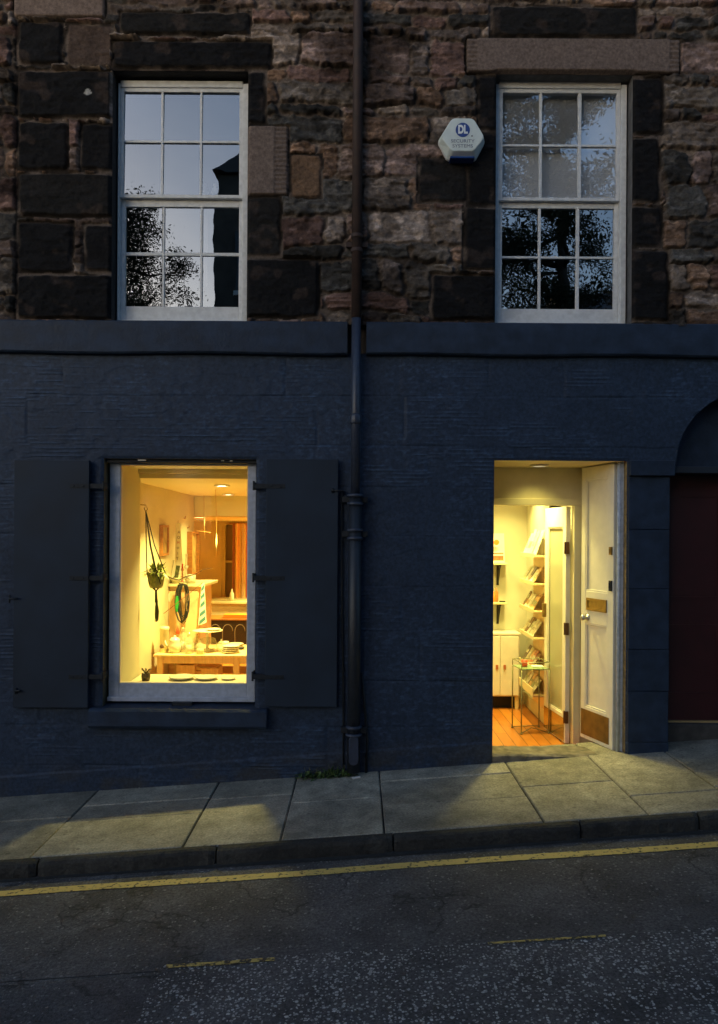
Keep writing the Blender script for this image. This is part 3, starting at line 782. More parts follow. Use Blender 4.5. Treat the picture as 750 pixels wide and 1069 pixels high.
# deep splayed reveals of the window
MB().add([(go0-.004, .147, .5), (rvl, .701, .5), (rvl, .701, 2.309), (go0-.004, .147, 2.309)], [(0,1,2,3)]).build('window_lining', M_wall, sh)
MB().box(WX, rvl, .7015, .73, 0, 2.3085).box(-.72, .35, .70, .73, 0, 2.3085).box(-.78, -.7205, .148, .73, .586, 2.3085).build('inner_wall', M_wall, sh)
MB().box(WX-.02, .35, .146, .73, 2.31, 2.4).build('head_lining', M_door, sh)
MB().box(rvl+.001, -.721, .66, .70, 2.27, 2.309).build('blind_batten', M_trim, sh, .003)
MB().box(go0-.02, -.78, .146, .735, .50, .585).build('window_board', mat('cream sill board', (.58,.53,.38), .4), sh, .004)
MB().box(rvl, -.72, .74, .8, .0, .50).build('window_apron', M_wall, sh)
MB().box(WX-.1, WX, .70, BY, 0, 2.4).build('left_wall', M_wallp, sh)
MB().box(.35, .42, .6, BY+3, 0, 2.4).build('partition', M_wallw, sh)
MB().box(WX, .35, .70, BY, CZ, CZ+.1).build('ceiling', M_ceil, sh)
bz = 1.995
MB().box(WX, .35, BY, BY+.12, bz, CZ+.05).build('bulkhead', M_ceil, sh, .003)
MB().box(-2.9, .42, BY+.121, 6.5, 1.985, 2.1).build('back_ceiling', M_ochre, sh)
MB().box(-2.9, WX-.1, BY+.02, BY+.12, 0, 1.985).build('back_room_partition', M_ochre, sh)
MB().box(-2.9, -2.8, BY+.12, 6.4, 0, 1.985).build('back_room_wall', M_ochre, sh)
bx0 = at(231, 600, 6.4).x
MB().box(-2.9, bx0, 6.4, 6.5, 0, 2.05).box(bx0, .42, 6.4, 6.5, 0, .76).box(bx0, .42, 6.4, 6.5, 1.93, 2.05).build('back_wall', M_ochre, sh)
MB().box(bx0, .42, 6.52, 6.6, .7, 2.0).build('back_window_glass', mat('dusk pane', (.30,.20,.08), .4), sh)
wf = MB().box(bx0, bx0+.06, 6.42, 6.5, .76, 1.93).box(bx0+.20, bx0+.24, 6.42, 6.5, .76, 1.93).box(bx0, .3, 6.43, 6.49, 1.32, 1.36).build('back_window_frame', M_ochre, sh, .003)
M_floor = bpy.data.materials.new('orange floorboards'); M_floor.use_nodes = True
N = M_floor.node_tree.nodes; L = M_floor.node_tree.links; b = N['Principled BSDF']
tc = N.new('ShaderNodeTexCoord'); mp = N.new('ShaderNodeMapping'); mp.inputs['Rotation'].default_value = (0, 0, R(90)); L.new(tc.outputs['Object'], mp.inputs[0])
bt = N.new('ShaderNodeTexBrick'); bt.inputs['Scale'].default_value = 1; bt.inputs['Brick Width'].default_value = 1.9; bt.inputs['Row Height'].default_value = .10; bt.inputs['Mortar Size'].default_value = .003
bt.inputs['Color1'].default_value = (.50,.17,.025,1); bt.inputs['Color2'].default_value = (.62,.24,.04,1); bt.inputs['Mortar'].default_value = (.10,.03,.01,1)
L.new(mp.outputs[0], bt.inputs[0])
nn = N.new('ShaderNodeTexNoise'); nn.inputs['Scale'].default_value = 5; mp2 = N.new('ShaderNodeMapping'); mp2.inputs['Scale'].default_value = (14, 1, 1); L.new(tc.outputs['Object'], mp2.inputs[0]); L.new(mp2.outputs[0], nn.inputs[0])
mxx = N.new('ShaderNodeMix'); mxx.data_type = 'RGBA'; mxx.blend_type = 'MULTIPLY'; mxx.inputs[0].default_value = .5
rp = N.new('ShaderNodeValToRGB'); rp.color_ramp.elements[0].color = (.6,.55,.5,1); rp.color_ramp.elements[0].position = .35
L.new(nn.outputs['Fac'], rp.inputs[0]); L.new(bt.outputs['Color'], mxx.inputs[6]); L.new(rp.outputs[0], mxx.inputs[7]); L.new(mxx.outputs[2], b.inputs['Base Color']); b.inputs['Roughness'].default_value = .28
MB().box(-2.9, 2.1, .235, 6.5, FLZ-.06, FLZ).build('floorboards', M_floor, sh)
# room behind the door
RX1 = 1.72; DY = 2.1
MB().box(.42, RX1+.2, DY, DY+.1, 0, 2.5).build('card_room_back_wall', M_wallw, sh)
MB().box(RX1, RX1+.1, 1.16, DY, 0, 2.5).box(1.86, 1.96, .62, 1.16, 0, 2.5).box(RX1, 1.96, 1.16, 1.2, 0, 2.5).build('card_room_side_wall', M_wallw, sh)
MB().box(.42, 1.96, .62, DY, 2.36, 2.45).build('card_room_ceiling', M_ceil, sh)
MB().box(.42, ix0-.02, .61, .66, 0, 2.4).box(x0-.05, 1.96, .61, .66, iz1+.07, 2.4).build('card_room_front_wall', M_wall, sh)
MB().box(RX1-.015, RX1, 1.2, DY, FLZ, FLZ+.13).box(.42, RX1-.016, DY-.015, DY, FLZ, FLZ+.13).build('skirting', M_trim, sh, .003)

# downlights -----------------------------------------------------------
M_lamp = emis('lamp lens', (1,.86,.55), 9)
LAMP = 0.86
def downlight(x, y, z, power, label, lens=None, col=(1,.86,.25), size=.16, spot=None):
    e = empty('ceiling_light', (x, y, z))
    MB().lathe((0,0,0), [(.072,0),(.072,-.010),(.060,-.014),(.058,-.006),(.056,0)], 28).build('rim', M_white, e)
    MB().lathe((0,0,0), [(0,-.009),(.056,-.009)], 28).build('lens', lens or M_lamp, e)
    l = bpy.data.lights.new('lamp', 'AREA'); l.shape = 'DISK'; l.size = size; l.energy = power*LAMP; l.color = col; l.spread = R(118)
    lo = bpy.data.objects.new('lamp', l); COL.objects.link(lo); lo.parent = e; lo.location = (0, 0, -.03)
    tag(e, label, 'ceiling light', 'round recessed ceiling lights in the shop')
    return e
p = at(229, 511, 2.05)
downlight(-1.30, 1.5, CZ, 38, 'larger round ceiling light seen through the shop window, front of the pair')
p = at(241.5, 518, 3.2); downlight(p.x, 3.0, CZ, 10, 'round ceiling light seen through the shop window, rear of the pair')
p = at(206, 541, 3.95); downlight(-2.03, 3.95, 1.968, 12, 'round ceiling light at the back of the shop above the ochre wall')
downlight(-.75, 5.0, 1.985, 75, 'round ceiling light in the back room beyond the striped curtain')
downlight(1.45, 1.55, 2.36, 8.5, 'round ceiling light inside the shop door beside the card ledges')
downlight(1.45, .92, 2.36, 13, 'round ceiling light just behind the inner door frame')

downlight(.85, 1.45, 2.36, 7, 'unseen fill light added to brighten the left of the card room')  # extra lamp out of view, added to brighten this side of the room
downlight(1.42, .33, zt_-.001, 0.9, 'round light set in the soffit of the entrance lobby', lens=emis('dim lamp lens', (1,.86,.55), .35))
# ------------------------------------------------------------------ things seen through the shop window
def A(px, py, y): return at(px, py, y)
# table
ty0, ty1, tz = 1.50, 2.22, None
tz = A(200, 684, ty0).z
tx0 = A(160, 686, ty0).x
tb = empty('display_table', ((tx0-.6)/2, 1.8, FLZ))
tag(tb, 'pale pine display table covered in glassware behind the shop window', 'table')
def rel(o): return lambda x, y, z: (x-o.location.x, y-o.location.y, z-o.location.z)
def rbox(name, mt, par, x0, x1, y0, y1, z0, z1, bevel=.003):
    l = par.location; return MB().box(x0-l.x, x1-l.x, y0-l.y, y1-l.y, z0-l.z, z1-l.z).build(name, mt, par, bevel)
rbox('tabletop', M_pine, tb, tx0, -.55, ty0, ty1, tz-.022, tz)
rbox('apron', M_pine, tb, tx0+.05, -.60, ty0+.03, ty0+.05, tz-.085, tz-.0225)
for (x, y) in ((tx0+.03, ty0+.02), (A(243, 700, ty0).x, ty0+.02), (tx0+.03, ty1-.07), (-.66, ty1-.07)):
    rbox('leg', M_pine, tb, x, x+.055, y, y+.05, FLZ, tz-.0225)
rbox('lower_rail', mat('shaded brown wood', (.45,.25,.09), .5), tb, tx0+.1, -.65, ty1-.05, ty1-.03, FLZ+.28, FLZ+.36)

# wooden boxes and a stool below the table
def crate(x0, x1, y0, y1, h, label):
    e = empty('storage_box', ((x0+x1)/2, (y0+y1)/2, FLZ))
    w = .012; l = (x1-x0)/2; d = (y1-y0)/2
    b = MB().box(-l, l, -d, -d+w, 0, h).box(-l, l, d-w, d, 0, h).box(-l, -l+w, -d+w, d-w, .0005, h).box(l-w, l, -d+w, d-w, .0005, h).box(-l+w, l-w, -d+w, d-w, .002, w)
    b.build('box', M_pine, e, .002)
    MB().box(-l*.4, l*.4, -d-.004, -d, h*.62, h*.74).build('handle', M_wood, e)
    tag(e, label, 'box', 'pine boxes under the display table')
crate(-1.78, -1.6, 1.75, 2.0, .44, 'tall pine box under the display table, left one')
crate(-1.55, -1.38, 1.8, 2.05, .40, 'tall pine box under the display table, right one')
stl = empty('stool', (A(217, 700, 2.0).x, 1.95, FLZ))
rb = MB().box(-.13, .13, -.13, .13, .34, .37); rb.build('seat', M_pine, stl, .004)
MB().box(-.12, .12, -.12, .12, .371, .41).build('cushion', mat('cream cushion', (.75,.6,.35), .9), stl, .012)
for sx in (-1, 1):
    for sy in (-1, 1): MB().box(sx*.105-.014, sx*.105+.014, sy*.105-.014, sy*.105+.014, 0, .34).build('leg', M_pine, stl, .002)
tag(stl, 'small cushioned stool standing under the display table', 'stool')

# fire surround cabinet with mantel
cy0, cy1 = 2.30, 3.0
mz = A(190, 609, 2.35).z
cxr = A(213, 640, cy0).x
mc = empty('mantel_cabinet', ((WX+cxr)/2, cy0+.35, FLZ))
tag(mc, 'peach painted cabinet with a cream mantel shelf against the left wall', 'cabinet')
M_peach = mat('peach paint', (.75,.50,.27), .6, noise=.1, nscale=10)
rbox('carcass', M_peach, mc, WX+.005, cxr-.06, cy0+.02, cy1, FLZ, mz-.03)
rbox('mantel_shelf', M_trim, mc, WX+.004, cxr+.01, cy0-.03, cy1+.02, mz-.0295, mz)
for (a, b) in ((A(176, 640, cy0).x, A(189, 640, cy0).x), (A(193, 640, cy0).x, A(206, 640, cy0).x)):
    rbox('door', M_peach, mc, a, b, cy0+.005, cy0+.0195, FLZ+.2, mz-.08)
sp = A(175.5, 624, cy0)
rbox('socket_plate', M_white, mc, sp.x-.02, sp.x+.02, cy0-.002, cy0+.0045, sp.z-.045, sp.z+.045)

# hanging planter
hk = A(154, 534, 1.05); pc_ = A(163, 605, 1.0)
pl = empty('hanging_planter', (pc_.x, 1.0, pc_.z))
tag(pl, 'green glazed pot hanging in dark macrame cords at the shop window', 'planter')
MB().lathe((0,0,0), [(0,-.075),(.050,-.075),(.062,-.05),(.070,.0),(.074,.055),(.068,.055),(.064,0),(.04,-.06),(0,-.06)], 24).build('pot', M_green, pl)
loc = pl.location
cr = MB(); hr = Vector(hk)-loc; hr.y = .0
for q in (20, 110, 200, 290):
    a = R(q); cr.tube([hr, Vector((hr.x*.55+.035*math.cos(a), .035*math.sin(a), hr.z*.5)), (.078*math.cos(a), .078*math.sin(a), .06), (.068*math.cos(a+.5), .068*math.sin(a+.5), -.03), (.02*math.cos(a+.4), .02*math.sin(a+.4), -.085), (0, 0, -.10)], .005, 6)
cr.tube([(0,0,-.10), (.002,0,-.16), (.004,0,-.20)], [.010,.012,.014], 8)
cr.build('cord', mat('dark green cord', (.03,.035,.015), .9), pl)
ts = MB()
for k in range(18):
    a = random.uniform(0, 6.28); r = random.uniform(.002, .02)
    ts.tube([(.004+r*.4*math.cos(a), r*.4*math.sin(a), -.19), (.006+r*math.cos(a), r*math.sin(a), -.28), (.004+r*.8*math.cos(a), r*.8*math.sin(a), -.345-random.random()*.03)], .003, 5)
ts.build('tassel', mat('dark green tassel', (.05,.06,.02), .9), pl)
MB().tube([hr+Vector((0,0,0)), hr+Vector((-.015,0,.02)), hr+Vector((0,0,.055)), hr+Vector((.015,0,.02)), hr], .004, 6).tube([hr+Vector((0,0,.055)), hr+Vector((-.10,0,.06))], .004, 6).build('hook', M_brass, pl)
lv = MB()
for k in range(110):
    a = random.uniform(0, 6.28); e_ = random.uniform(-.5, 1.4); ln = random.uniform(.06, .15); 
    b0 = Vector((.03*math.cos(a), .03*math.sin(a), .06)); d_ = Vector((math.cos(a)*math.cos(e_), math.sin(a)*math.cos(e_), math.sin(e_)))
    b1 = b0+d_*ln*.55; b2 = b0+d_*ln+Vector((0,0,-.03)); sd = d_.cross(Vector((0,0,1))).normalized()*random.uniform(.008, .014)
    lv.add([b0, b1+sd, b2, b1-sd], [(0,1,2,3)])
lv.build('foliage', M_leafy, pl)

# pictures on the left wall (plane x = WX)
def wall_picture(y0, y1, z0, z1, dpt, label, col):
    e = empty('picture_frame', (WX, (y0+y1)/2, (z0+z1)/2)); h = (y1-y0)/2; v_ = (z1-z0)/2; w = .025
    MB().box(0, dpt, -h, -h+w, -v_, v_).box(0, dpt, h-w, h, -v_, v_).box(0, dpt, -h+w, h-w, v_-w, v_).box(0, dpt, -h+w, h-w, -v_, -v_+w).build('frame', M_wood, e, .002)
    MB().box(.003, dpt*.5, -h+w, h-w, -v_+w, v_-w).build('picture', mat(label[:20], col, .4, noise=.4, nscale=14), e)
    tag(e, label, 'picture', 'framed pictures on the left wall of the shop')
dd = lambda px: (375-px)
y_a = 2.0*F/(375-166.5)-D; y_b = 2.0*F/(375-173.5)-D
wall_picture(y_a, y_b, A(170, 580, 2.05).z, A(170, 548, 2.05).z, .035, 'small wooden framed picture hanging above the planter side of the mantel', (.5,.36,.15))
y_a = 2.0*F/(375-195.5)-D; y_b = 2.0*F/(375-203)-D
wall_picture(y_a, y_b, A(200, 600, 3.3).z, A(200, 555, 3.3).z, .06, 'tall wooden framed mirror nearest the back of the left wall', (.65,.5,.2))
for px, py in ((192, 541), (195.7, 551)):
    yy = 2.0*F/(375-px)-D; p = at(px, py, yy)
    h = MB().tube([(WX, yy, p.z), (WX+.02, yy, p.z), (WX+.02, yy, p.z+.025)], .006, 8).build('wall_hook', M_wood)
    tag(h, 'small brown hook on the left shop wall, %s one' % ('upper' if py < 545 else 'lower'), 'hook', 'hooks on the left wall of the shop')

# things on the mantel
p = A(180, 602, 2.42)
fr_ = empty('photo_frame', (p.x, 2.42, mz+.001))
for i, sx in enumerate((-.042, .030)):
    M_ = Matrix.Translation((sx, 0, 0)) @ Matrix.Rotation(R(-14), 4, 'X') @ Matrix.Rotation(R(6 if i else 4), 4, 'Y')
    MB().box(-.034, -.022, 0, .01, 0, .25, M=M_).box(.022, .034, 0, .01, 0, .25, M=M_).box(-.022, .022, 0, .01, 0, .03, M=M_).box(-.022, .022, 0, .01, .19, .25, M=M_).build('mount', M_paper, fr_, .001)
    MB().box(-.022, .022, .004, .008, .03, .19, M=M_).build('picture', mat('green botanical print', (.13,.15,.05), .5, noise=.6, nscale=50), fr_)
tag(fr_, 'pair of leaning white photo frames with green prints on the mantel', 'photo frame')
p = A(186.5, 590, 2.62); q = A(184.5, 546, 2.62)
bn = empty('paper_banner', (p.x, 2.62, p.z))
MB().add([(-.032,0,0), (.042,.01,-.0), (.014,.005,q.z-p.z), (-.038,0,q.z-p.z)], [(0,1,2,3)]).build('banner', M_paper, bn).modifiers.new('t', 'SOLIDIFY').thickness = .002
M_ink = mat('dark ink', (.12,.06,.03), .6)
for i, ch in enumerate('AOMHIT'):
    text(ch, .042, M_redp if i == 2 else M_ink, bn, (-.002-.003*i+.004, -.004+.0, (q.z-p.z)*(.78-.125*i)), sx=.9)
MB().tube([(-.01,0,q.z-p.z), (-.01,.01,q.z-p.z+.03)], .002, 5).build('string', M_ink, bn)
tag(bn, 'narrow white paper banner with upright lettering hanging above the mantel', 'banner')
def lathe_thing(name, px, y, z, prof, mt, label, cat, group=None, part='body', n=20):
    p = A(px, 600, y); e = empty(name, (p.x, y, z))
    MB().lathe((0,0,0), prof, n).build(part, mt, e); tag(e, label, cat, group); return e
mt_ = mz+.001
CS = [(0,0),(.035,0),(.035,.008),(.012,.015),(.010,.06),(.018,.07),(.009,.08),(.009,.15),(.020,.16),(.024,.185),(.012,.185),(0,.18)]
e = lathe_thing('candlestick', 194.5, 2.42, mt_, CS, M_white, 'tall cream candlestick with a candle on the mantel', 'candlestick')
MB().tube([(0,0,.181), (0,0,.31)], .010, 10).build('candle', M_paper, e)
e = lathe_thing('candlestick', 190.5, 2.55, mt_, [(r, z*.8) for r, z in CS], mat('pink glaze', (.6,.25,.16), .4), 'short pink candlestick beside the cream candlestick', 'candlestick')
MB().tube([(0,0,.145), (0,0,.20)], .010, 10).build('candle', M_redp, e)
lathe_thing('pot', 200, 2.36, mt_, [(0,0),(.040,0),(.044,.03),(.044,.095),(.038,.095),(.036,.02),(0,.015)], M_white, 'plain cream pot at the right end of the mantel', 'pot')
lathe_thing('bowl', 184, 2.36, mt_, [(0,0),(.030,0),(.055,.03),(.068,.055),(.062,.055),(.03,.01),(0,.01)], M_trim, 'wide cream bowl on the mantel under the photo frames', 'bowl')
br = MB(); P3 = [A(167, 604, 2.28), A(173, 601, 2.26), A(180, 604, 2.25), A(187, 605.5, 2.25), A(194, 602, 2.26), A(204, 599.5, 2.25), A(212, 594.5, 2.25), A(222, 593, 2.25)]
br.tube(P3, [.006,.007,.007,.006,.006,.005,.004,.002], 6); br.tube([P3[2], A(184, 600, 2.22), A(188, 599, 2.24)], .003, 5); br.tube([P3[4], A(198, 605, 2.22)], .003, 5)
o = br.build('branch', mat('dark twig', (.09,.045,.02), .8)); tag(o, 'crooked bare branch lying along the mantel', 'branch')

# hanging cords, card and line in front of the cabinet
hb = empty('cord_bundle', A(190, 609, 2.22))
l = hb.location
c = MB()
for k in range(11):
    a0 = A(188+random.uniform(-2, 3), 608+random.uniform(0, 3), 2.20)-l; w = random.uniform(3, 7); b_ = random.uniform(640, 652); cxp = 191+random.uniform(-2, 3)
    pts = [a0]+[A(cxp+w*math.sin(t_), 608+(b_-608)*(.5-.5*math.cos(t_)), 2.20+random.uniform(-.02, .02))-l for t_ in [math.pi*2*j/12 for j in range(1, 12)]]+[a0]
    c.tube(pts, .0045, 5)
c.build('cords', M_black, hb)
a_ = A(185, 630, 2.19)-l
MB().prism([(a_.x-.022, a_.z-.01), (a_.x-.01, a_.z+.075), (a_.x+.012, a_.z+.08), (a_.x+.02, a_.z), (a_.x+.006, a_.z-.09), (a_.x-.012, a_.z-.08)], a_.y-.012, a_.y).build('green_tag', mat('green plastic', (.02,.28,.05), .4), hb, .003)
a_ = A(185.5, 657, 2.19)-l
MB().lathe(a_, [(0,-.05),(.02,-.04),(.012,0),(.004,.02),(0,.04)], 8).build('red_tassel', M_redp, hb)
tag(hb, 'bundle of looped black cords with a green tag hanging below the mantel', 'cord')
cd = empty('striped_card', A(211, 631, 2.2)); l = cd.location
q = [A(210.5, 609, 2.2)-l, A(213.5, 608.5, 2.2)-l, A(215.5, 650, 2.2)-l, A(207, 653, 2.2)-l]
cdp = MB().add([q[3], q[2], q[1], q[0]], [(0,1,2,3)]).build('card', M_paper, cd); cdp.modifiers.new('t', 'SOLIDIFY').thickness = .003
stp = MB()
def mixq(u, v_): return (q[0]*(1-u)+q[1]*u)*(1-v_)+(q[3]*(1-u)+q[2]*u)*v_+Vector((0,-.004,0))
for v0 in (.03, .22, .42, .64, .82):
    stp.add([mixq(.1, v0+.08), mixq(.9, v0), mixq(.9, v0+.10), mixq(.1, v0+.17)], [(0,1,2,3)])
stp.build('stripes', M_teal, cd)
tag(cd, 'tall white card with teal stripes hanging from the mantel end', 'card')
o = MB().tube([A(164, 646, 2.1), A(187, 628, 2.12), A(212, 608, 2.2)], .003, 5).build('red_string', mat('red brown string', (.25,.06,.02), .8)); tag(o, 'thin red brown string stretched from the planter to the mantel end', 'string')
# mobile
mo = empty('hanging_mobile', (A(222, 520, 1.9).x, 1.9, CZ)); l = mo.location
c = MB().tube([A(213, 517, 1.9)-l, A(213.5, 553, 1.9)-l, A(214, 563, 1.9)-l], .002, 5).tube([A(225, 511, 1.9)-l, A(226, 540, 1.9)-l, A(226, 580, 1.9)-l], .002, 5)
c.tube([A(205, 554, 1.9)-l, A(213, 555, 1.9)-l, A(220, 556, 1.9)-l], .003, 5); c.build('threads', mat('copper thread', (.5,.22,.06), .5), mo)
c = MB(); 
for (px, py0, py1) in ((213.5, 534, 551), (226, 556, 576)): c.tube([A(px, py0, 1.9)-l, A(px, (py0+py1)/2, 1.9)-l, A(px, py1, 1.9)-l], [.002, .009, .002], 6, flat=.3)
c.build('paper_drop', M_trim, mo); tag(mo, 'thin thread mobile with paper drops hanging from the shop ceiling', 'mobile')

# table wares
TZ = tz+.001
ware = 'glass and china wares on the display table'
def ty(f): return ty0+f*(ty1-ty0)
e = lathe_thing('canister', 172, ty(.25), TZ, [(0,0),(.042,0),(.044,.01),(.042,.21),(.046,.215),(.046,.245),(0,.25)], M_trim, 'tall cream canister with a dark round mark at the table left end', 'canister', ware)
MB().lathe((0,0,0), [(0,.001),(.020,.001),(.020,0)], 18).build('mark', M_ink, e, loc=(-.012, -.0435, .06)).rotation_euler = (R(90), 0, 0)
JUG = [(0,0),(.045,0),(.060,.04),(.060,.08),(.045,.11),(.05,.13),(.045,.13),(.04,.10),(.052,.07),(.05,.03),(0,.01)]
e = lathe_thing('teapot', 183, ty(.2), TZ, JUG, M_white, 'cream teapot with brown drawings beside the canister', 'teapot', ware)
MB().tube([(-.055,0,.05), (-.085,0,.075), (-.095,0,.115)], [.012,.009,.006], 8).build('spout', M_white, e)
MB().tube([(.055,0,.10), (.09,0,.10), (.09,0,.05), (.058,0,.04)], .006, 8).build('handle', M_white, e)
MB().lathe((0,0,.13), [(.045,0),(.03,.018),(.008,.022),(.012,.035),(0,.04)], 14).build('lid', M_white, e)
for px, f, s, lab in ((191.5, .3, 1.0, 'tall domed glass decanter, left of the pair on the table'), (197.5, .15, .86, 'shorter domed glass decanter, right of the pair on the table'), (205.5, .45, .7, 'small glass jar with a ball stopper left of the cake stand')):
    e = lathe_thing('glass_decanter', px, ty(f), TZ, [(0,0),(.055*s,0),(.062*s,.03*s),(.060*s,.11*s),(.030*s,.17*s),(.016*s,.185*s),(.016*s,.20*s)], M_glassobj, lab, 'decanter', ware)
    MB().lathe((0,0,.2*s), [(.014*s,0),(.022*s,.015*s),(.016*s,.03*s),(0,.036*s)], 12).build('stopper', M_glassobj, e)
    MB().tube([(0,0,.004), (0,0,.09*s)], .03*s, 12).build('filling', M_white, e)
e = lathe_thing('cake_stand', 217, ty(.35), TZ, [(0,0),(.07,0),(.06,.012),(.014,.03),(.011,.10),(.013,.175),(.05,.19),(.145,.198),(.148,.206),(.10,.204),(0,.20)], M_white, 'cream pedestal cake stand in the middle of the display table', 'cake stand', ware, n=32)
MB().lathe((0,0,0), [(.09,.03),(.095,.08),(.075,.125),(.02,.14)], 24).build('glass_cover', M_glassobj, e)
e = lathe_thing('small_plate', 223, ty(.35)-.02, TZ+.209, [(0,0),(.05,.0),(.075,.012),(.07,.014),(0,.006)], M_trim, 'small cream plate lying on top of the cake stand', 'plate', ware)
for px, f, lab in ((231.5, .3, 'round glass jar with a knob lid right of the cake stand'), (209.5, .1, 'round glass jar standing in front of the cake stand')):
    e = lathe_thing('glass_jar', px, ty(f), TZ, [(0,0),(.040,0),(.050,.02),(.050,.075),(.035,.09)], M_glassobj, lab, 'jar', ware)
    MB().lathe((0,0,.09), [(.038,0),(.02,.012),(.006,.018),(.011,.03),(0,.036)], 12).build('lid', M_glassobj, e)
    MB().tube([(0,0,.004), (0,0,.05)], .034, 12).build('filling', M_trim, e)
PLT = [(0,0),(.05,0),(.085,.014),(.083,.018),(.05,.006),(0,.005)]
for px, f, k, lab in ((241, .22, 4, 'stack of four cream plates at the right of the table'), (246, .75, 2, 'pair of cream plates at the back right of the table')):
    p = A(px, 600, ty(f))
    for j in range(k):
        e = empty('plate', (p.x+.002*j, ty(f), TZ+.0185*j)); MB().lathe((0,0,0), PLT, 26).build('dish', M_white, e)
        od = ['bottom', 'second', 'third', 'top'][j] if k == 4 else ['lower', 'upper'][j]
        tag(e, od+' cream plate in the '+lab.split(' of ')[0].replace('pair', 'pair')+(' of four at the table front right' if k == 4 else ' at the table back right'), 'plate', ware)
e = lathe_thing('black_dish', 250.5, ty(.55), TZ, [(0,0),(.03,0),(.055,.015),(.052,.018),(0,.005)], M_black, 'small black dish at the right of the display table', 'dish', ware)
lathe_thing('cup', 236, ty(.6), TZ, [(0,0),(.025,0),(.034,.05),(.034,.07),(.030,.07),(.02,.01),(0,.01)], M_white, 'cream cup behind the stacked plates', 'cup', ware)
# sill wares
SZ = .586
for px, r, lab in ((190.5, .105, 'wide shallow cream dish on the window board, left one'), (216, .095, 'wide shallow cream dish on the window board, middle one'), (239, .06, 'small cream dish on the window board, right one')):
    p = A(px, 600, .52); e = empty('shallow_dish', (p.x, .52, SZ)); s = r/.085
    MB().lathe((0,0,0), [(a*s, b*s*1.1) for a, b in PLT], 30).build('dish', M_white, e); tag(e, lab, 'dish', 'dishes on the window board')
p = A(153, 600, .45); e = empty('planter_pot', (p.x, .45, SZ))
MB().lathe((0,0,0), [(0,0),(.030,0),(.036,.03),(.034,.06),(.028,.06),(.028,.01),(0,.01)], 18).build('pot', mat('brown glaze', (.10,.07,.03), .4, noise=.6, nscale=50), e)
c = MB()
for k in range(14):
    a = random.uniform(0, 6.28); c.tube([(0,0,.05), (.02*math.cos(a), .02*math.sin(a), .08), (.035*math.cos(a), .035*math.sin(a), .085+random.random()*.02)], .003, 5)
c.build('succulent', mat('olive succulent', (.12,.10,.03), .6), e); tag(e, 'small brown pot with a spiky succulent on the window board', 'plant pot')

# back room
ws = empty('window_seat', ((WX+.35)/2, 5.7, FLZ)); z_ = A(235, 628, 5.5).z
rbox('top', M_trim, ws, A(212, 630, 5.5).x, .3, 5.45, 6.35, z_-.03, z_); rbox('front_panel', M_trim, ws, A(212, 630, 5.5).x, .3, 5.5, 5.53, FLZ, z_-.0305)
tag(ws, 'cream boxed window seat along the back of the shop', 'window seat')
sbz = A(235, 646, 4.7).z
sbd = empty('sideboard', (-1.3, 4.9, FLZ)); x_a = A(214, 650, 4.7).x; x_b = .1
rbox('carcass', mat('near black wood', (.02,.012,.008), .4), sbd, x_a, x_b, 4.72, 5.15, FLZ, sbz-.02)
rbox('top', M_wood, sbd, x_a-.02, x_b+.02, 4.69, 5.17, sbz-.0195, sbz)
for k in range(4):
    xc = x_a+.14+k*.17; c = MB(); l = sbd.location
    c.tube([Vector((xc+.07*math.cos(t_), 4.715, sbz-.17+.09*math.sin(t_)))-l for t_ in [math.pi*j/10 for j in range(11)]]+[Vector((xc-.07, 4.715, FLZ+.05))-l], .006, 6)
    c.build('arch_moulding', mat('grey moulding', (.25,.22,.18), .5), sbd)
tag(sbd, 'dark sideboard with arched doors at the back of the shop', 'sideboard')
p = A(234, 645, 4.8)
e = empty('orange_box', (p.x+.22, 4.85, sbz)); MB().box(-.22, .25, -.1, .1, .001, .035).build('body', M_orng, e, .004); MB().box(-.222, .252, -.102, .102, .0352, .05).build('lid', M_orng, e, .003)
tag(e, 'flat orange box on top of the dark sideboard', 'box')
p = A(217, 627, 5.6); e = MB().lathe((0,0,0), [(0,0),(.04,0),(.05,.02),(.02,.035),(0,.035)], 14).build('red_ornament', M_redp, loc=(p.x, 5.6, z_)); tag(e, 'small red ornament on the window seat ledge', 'ornament')
p = A(242, 628, 5.6); e = empty('bottle', (p.x, 5.6, z_)); MB().lathe((0,0,0), [(0,0),(.035,0),(.035,.11),(.014,.14),(.012,.18),(0,.18)], 14).build('body', M_white, e); tag(e, 'cream bottle standing on the window seat ledge', 'bottle')
# striped curtain
cu = empty('striped_curtain', (A(250, 600, 6.2).x, 6.2, 1.95)); l = cu.location
xa = A(242.5, 600, 6.2).x; n_ = 11; cols_ = [(.35,.12,.05),(.75,.5,.2),(.75,.32,.10),(.8,.65,.3),(.55,.35,.2),(.8,.6,.3),(.75,.08,.02),(.50,.35,.33),(.8,.65,.3),(.65,.35,.12),(.8,.6,.3)]
for k in range(n_):
    c = MB(); w = .036; vs = []; fs = []
    for j in range(7):
        x = xa+k*w+w*j/6; yy = 6.2+.025*math.sin((x-xa)*2*math.pi/.09)
        vs += [(x-l.x, yy-l.y, .78-l.z), (x-l.x, yy-l.y, 0)]
    for j in range(6): fs.append((2*j, 2*j+2, 2*j+3, 2*j+1))
    c.add(vs, fs, True); c.build('stripe', mat('curtain stripe %d' % k, cols_[k], .8), cu)
MB().tube([(xa-l.x-.05, .0, .0), (xa-l.x+.45, .0, .0)], .010, 8).build('curtain_rail', M_wood, cu)
tag(cu, 'striped orange and red curtain at the back window of the shop', 'curtain')

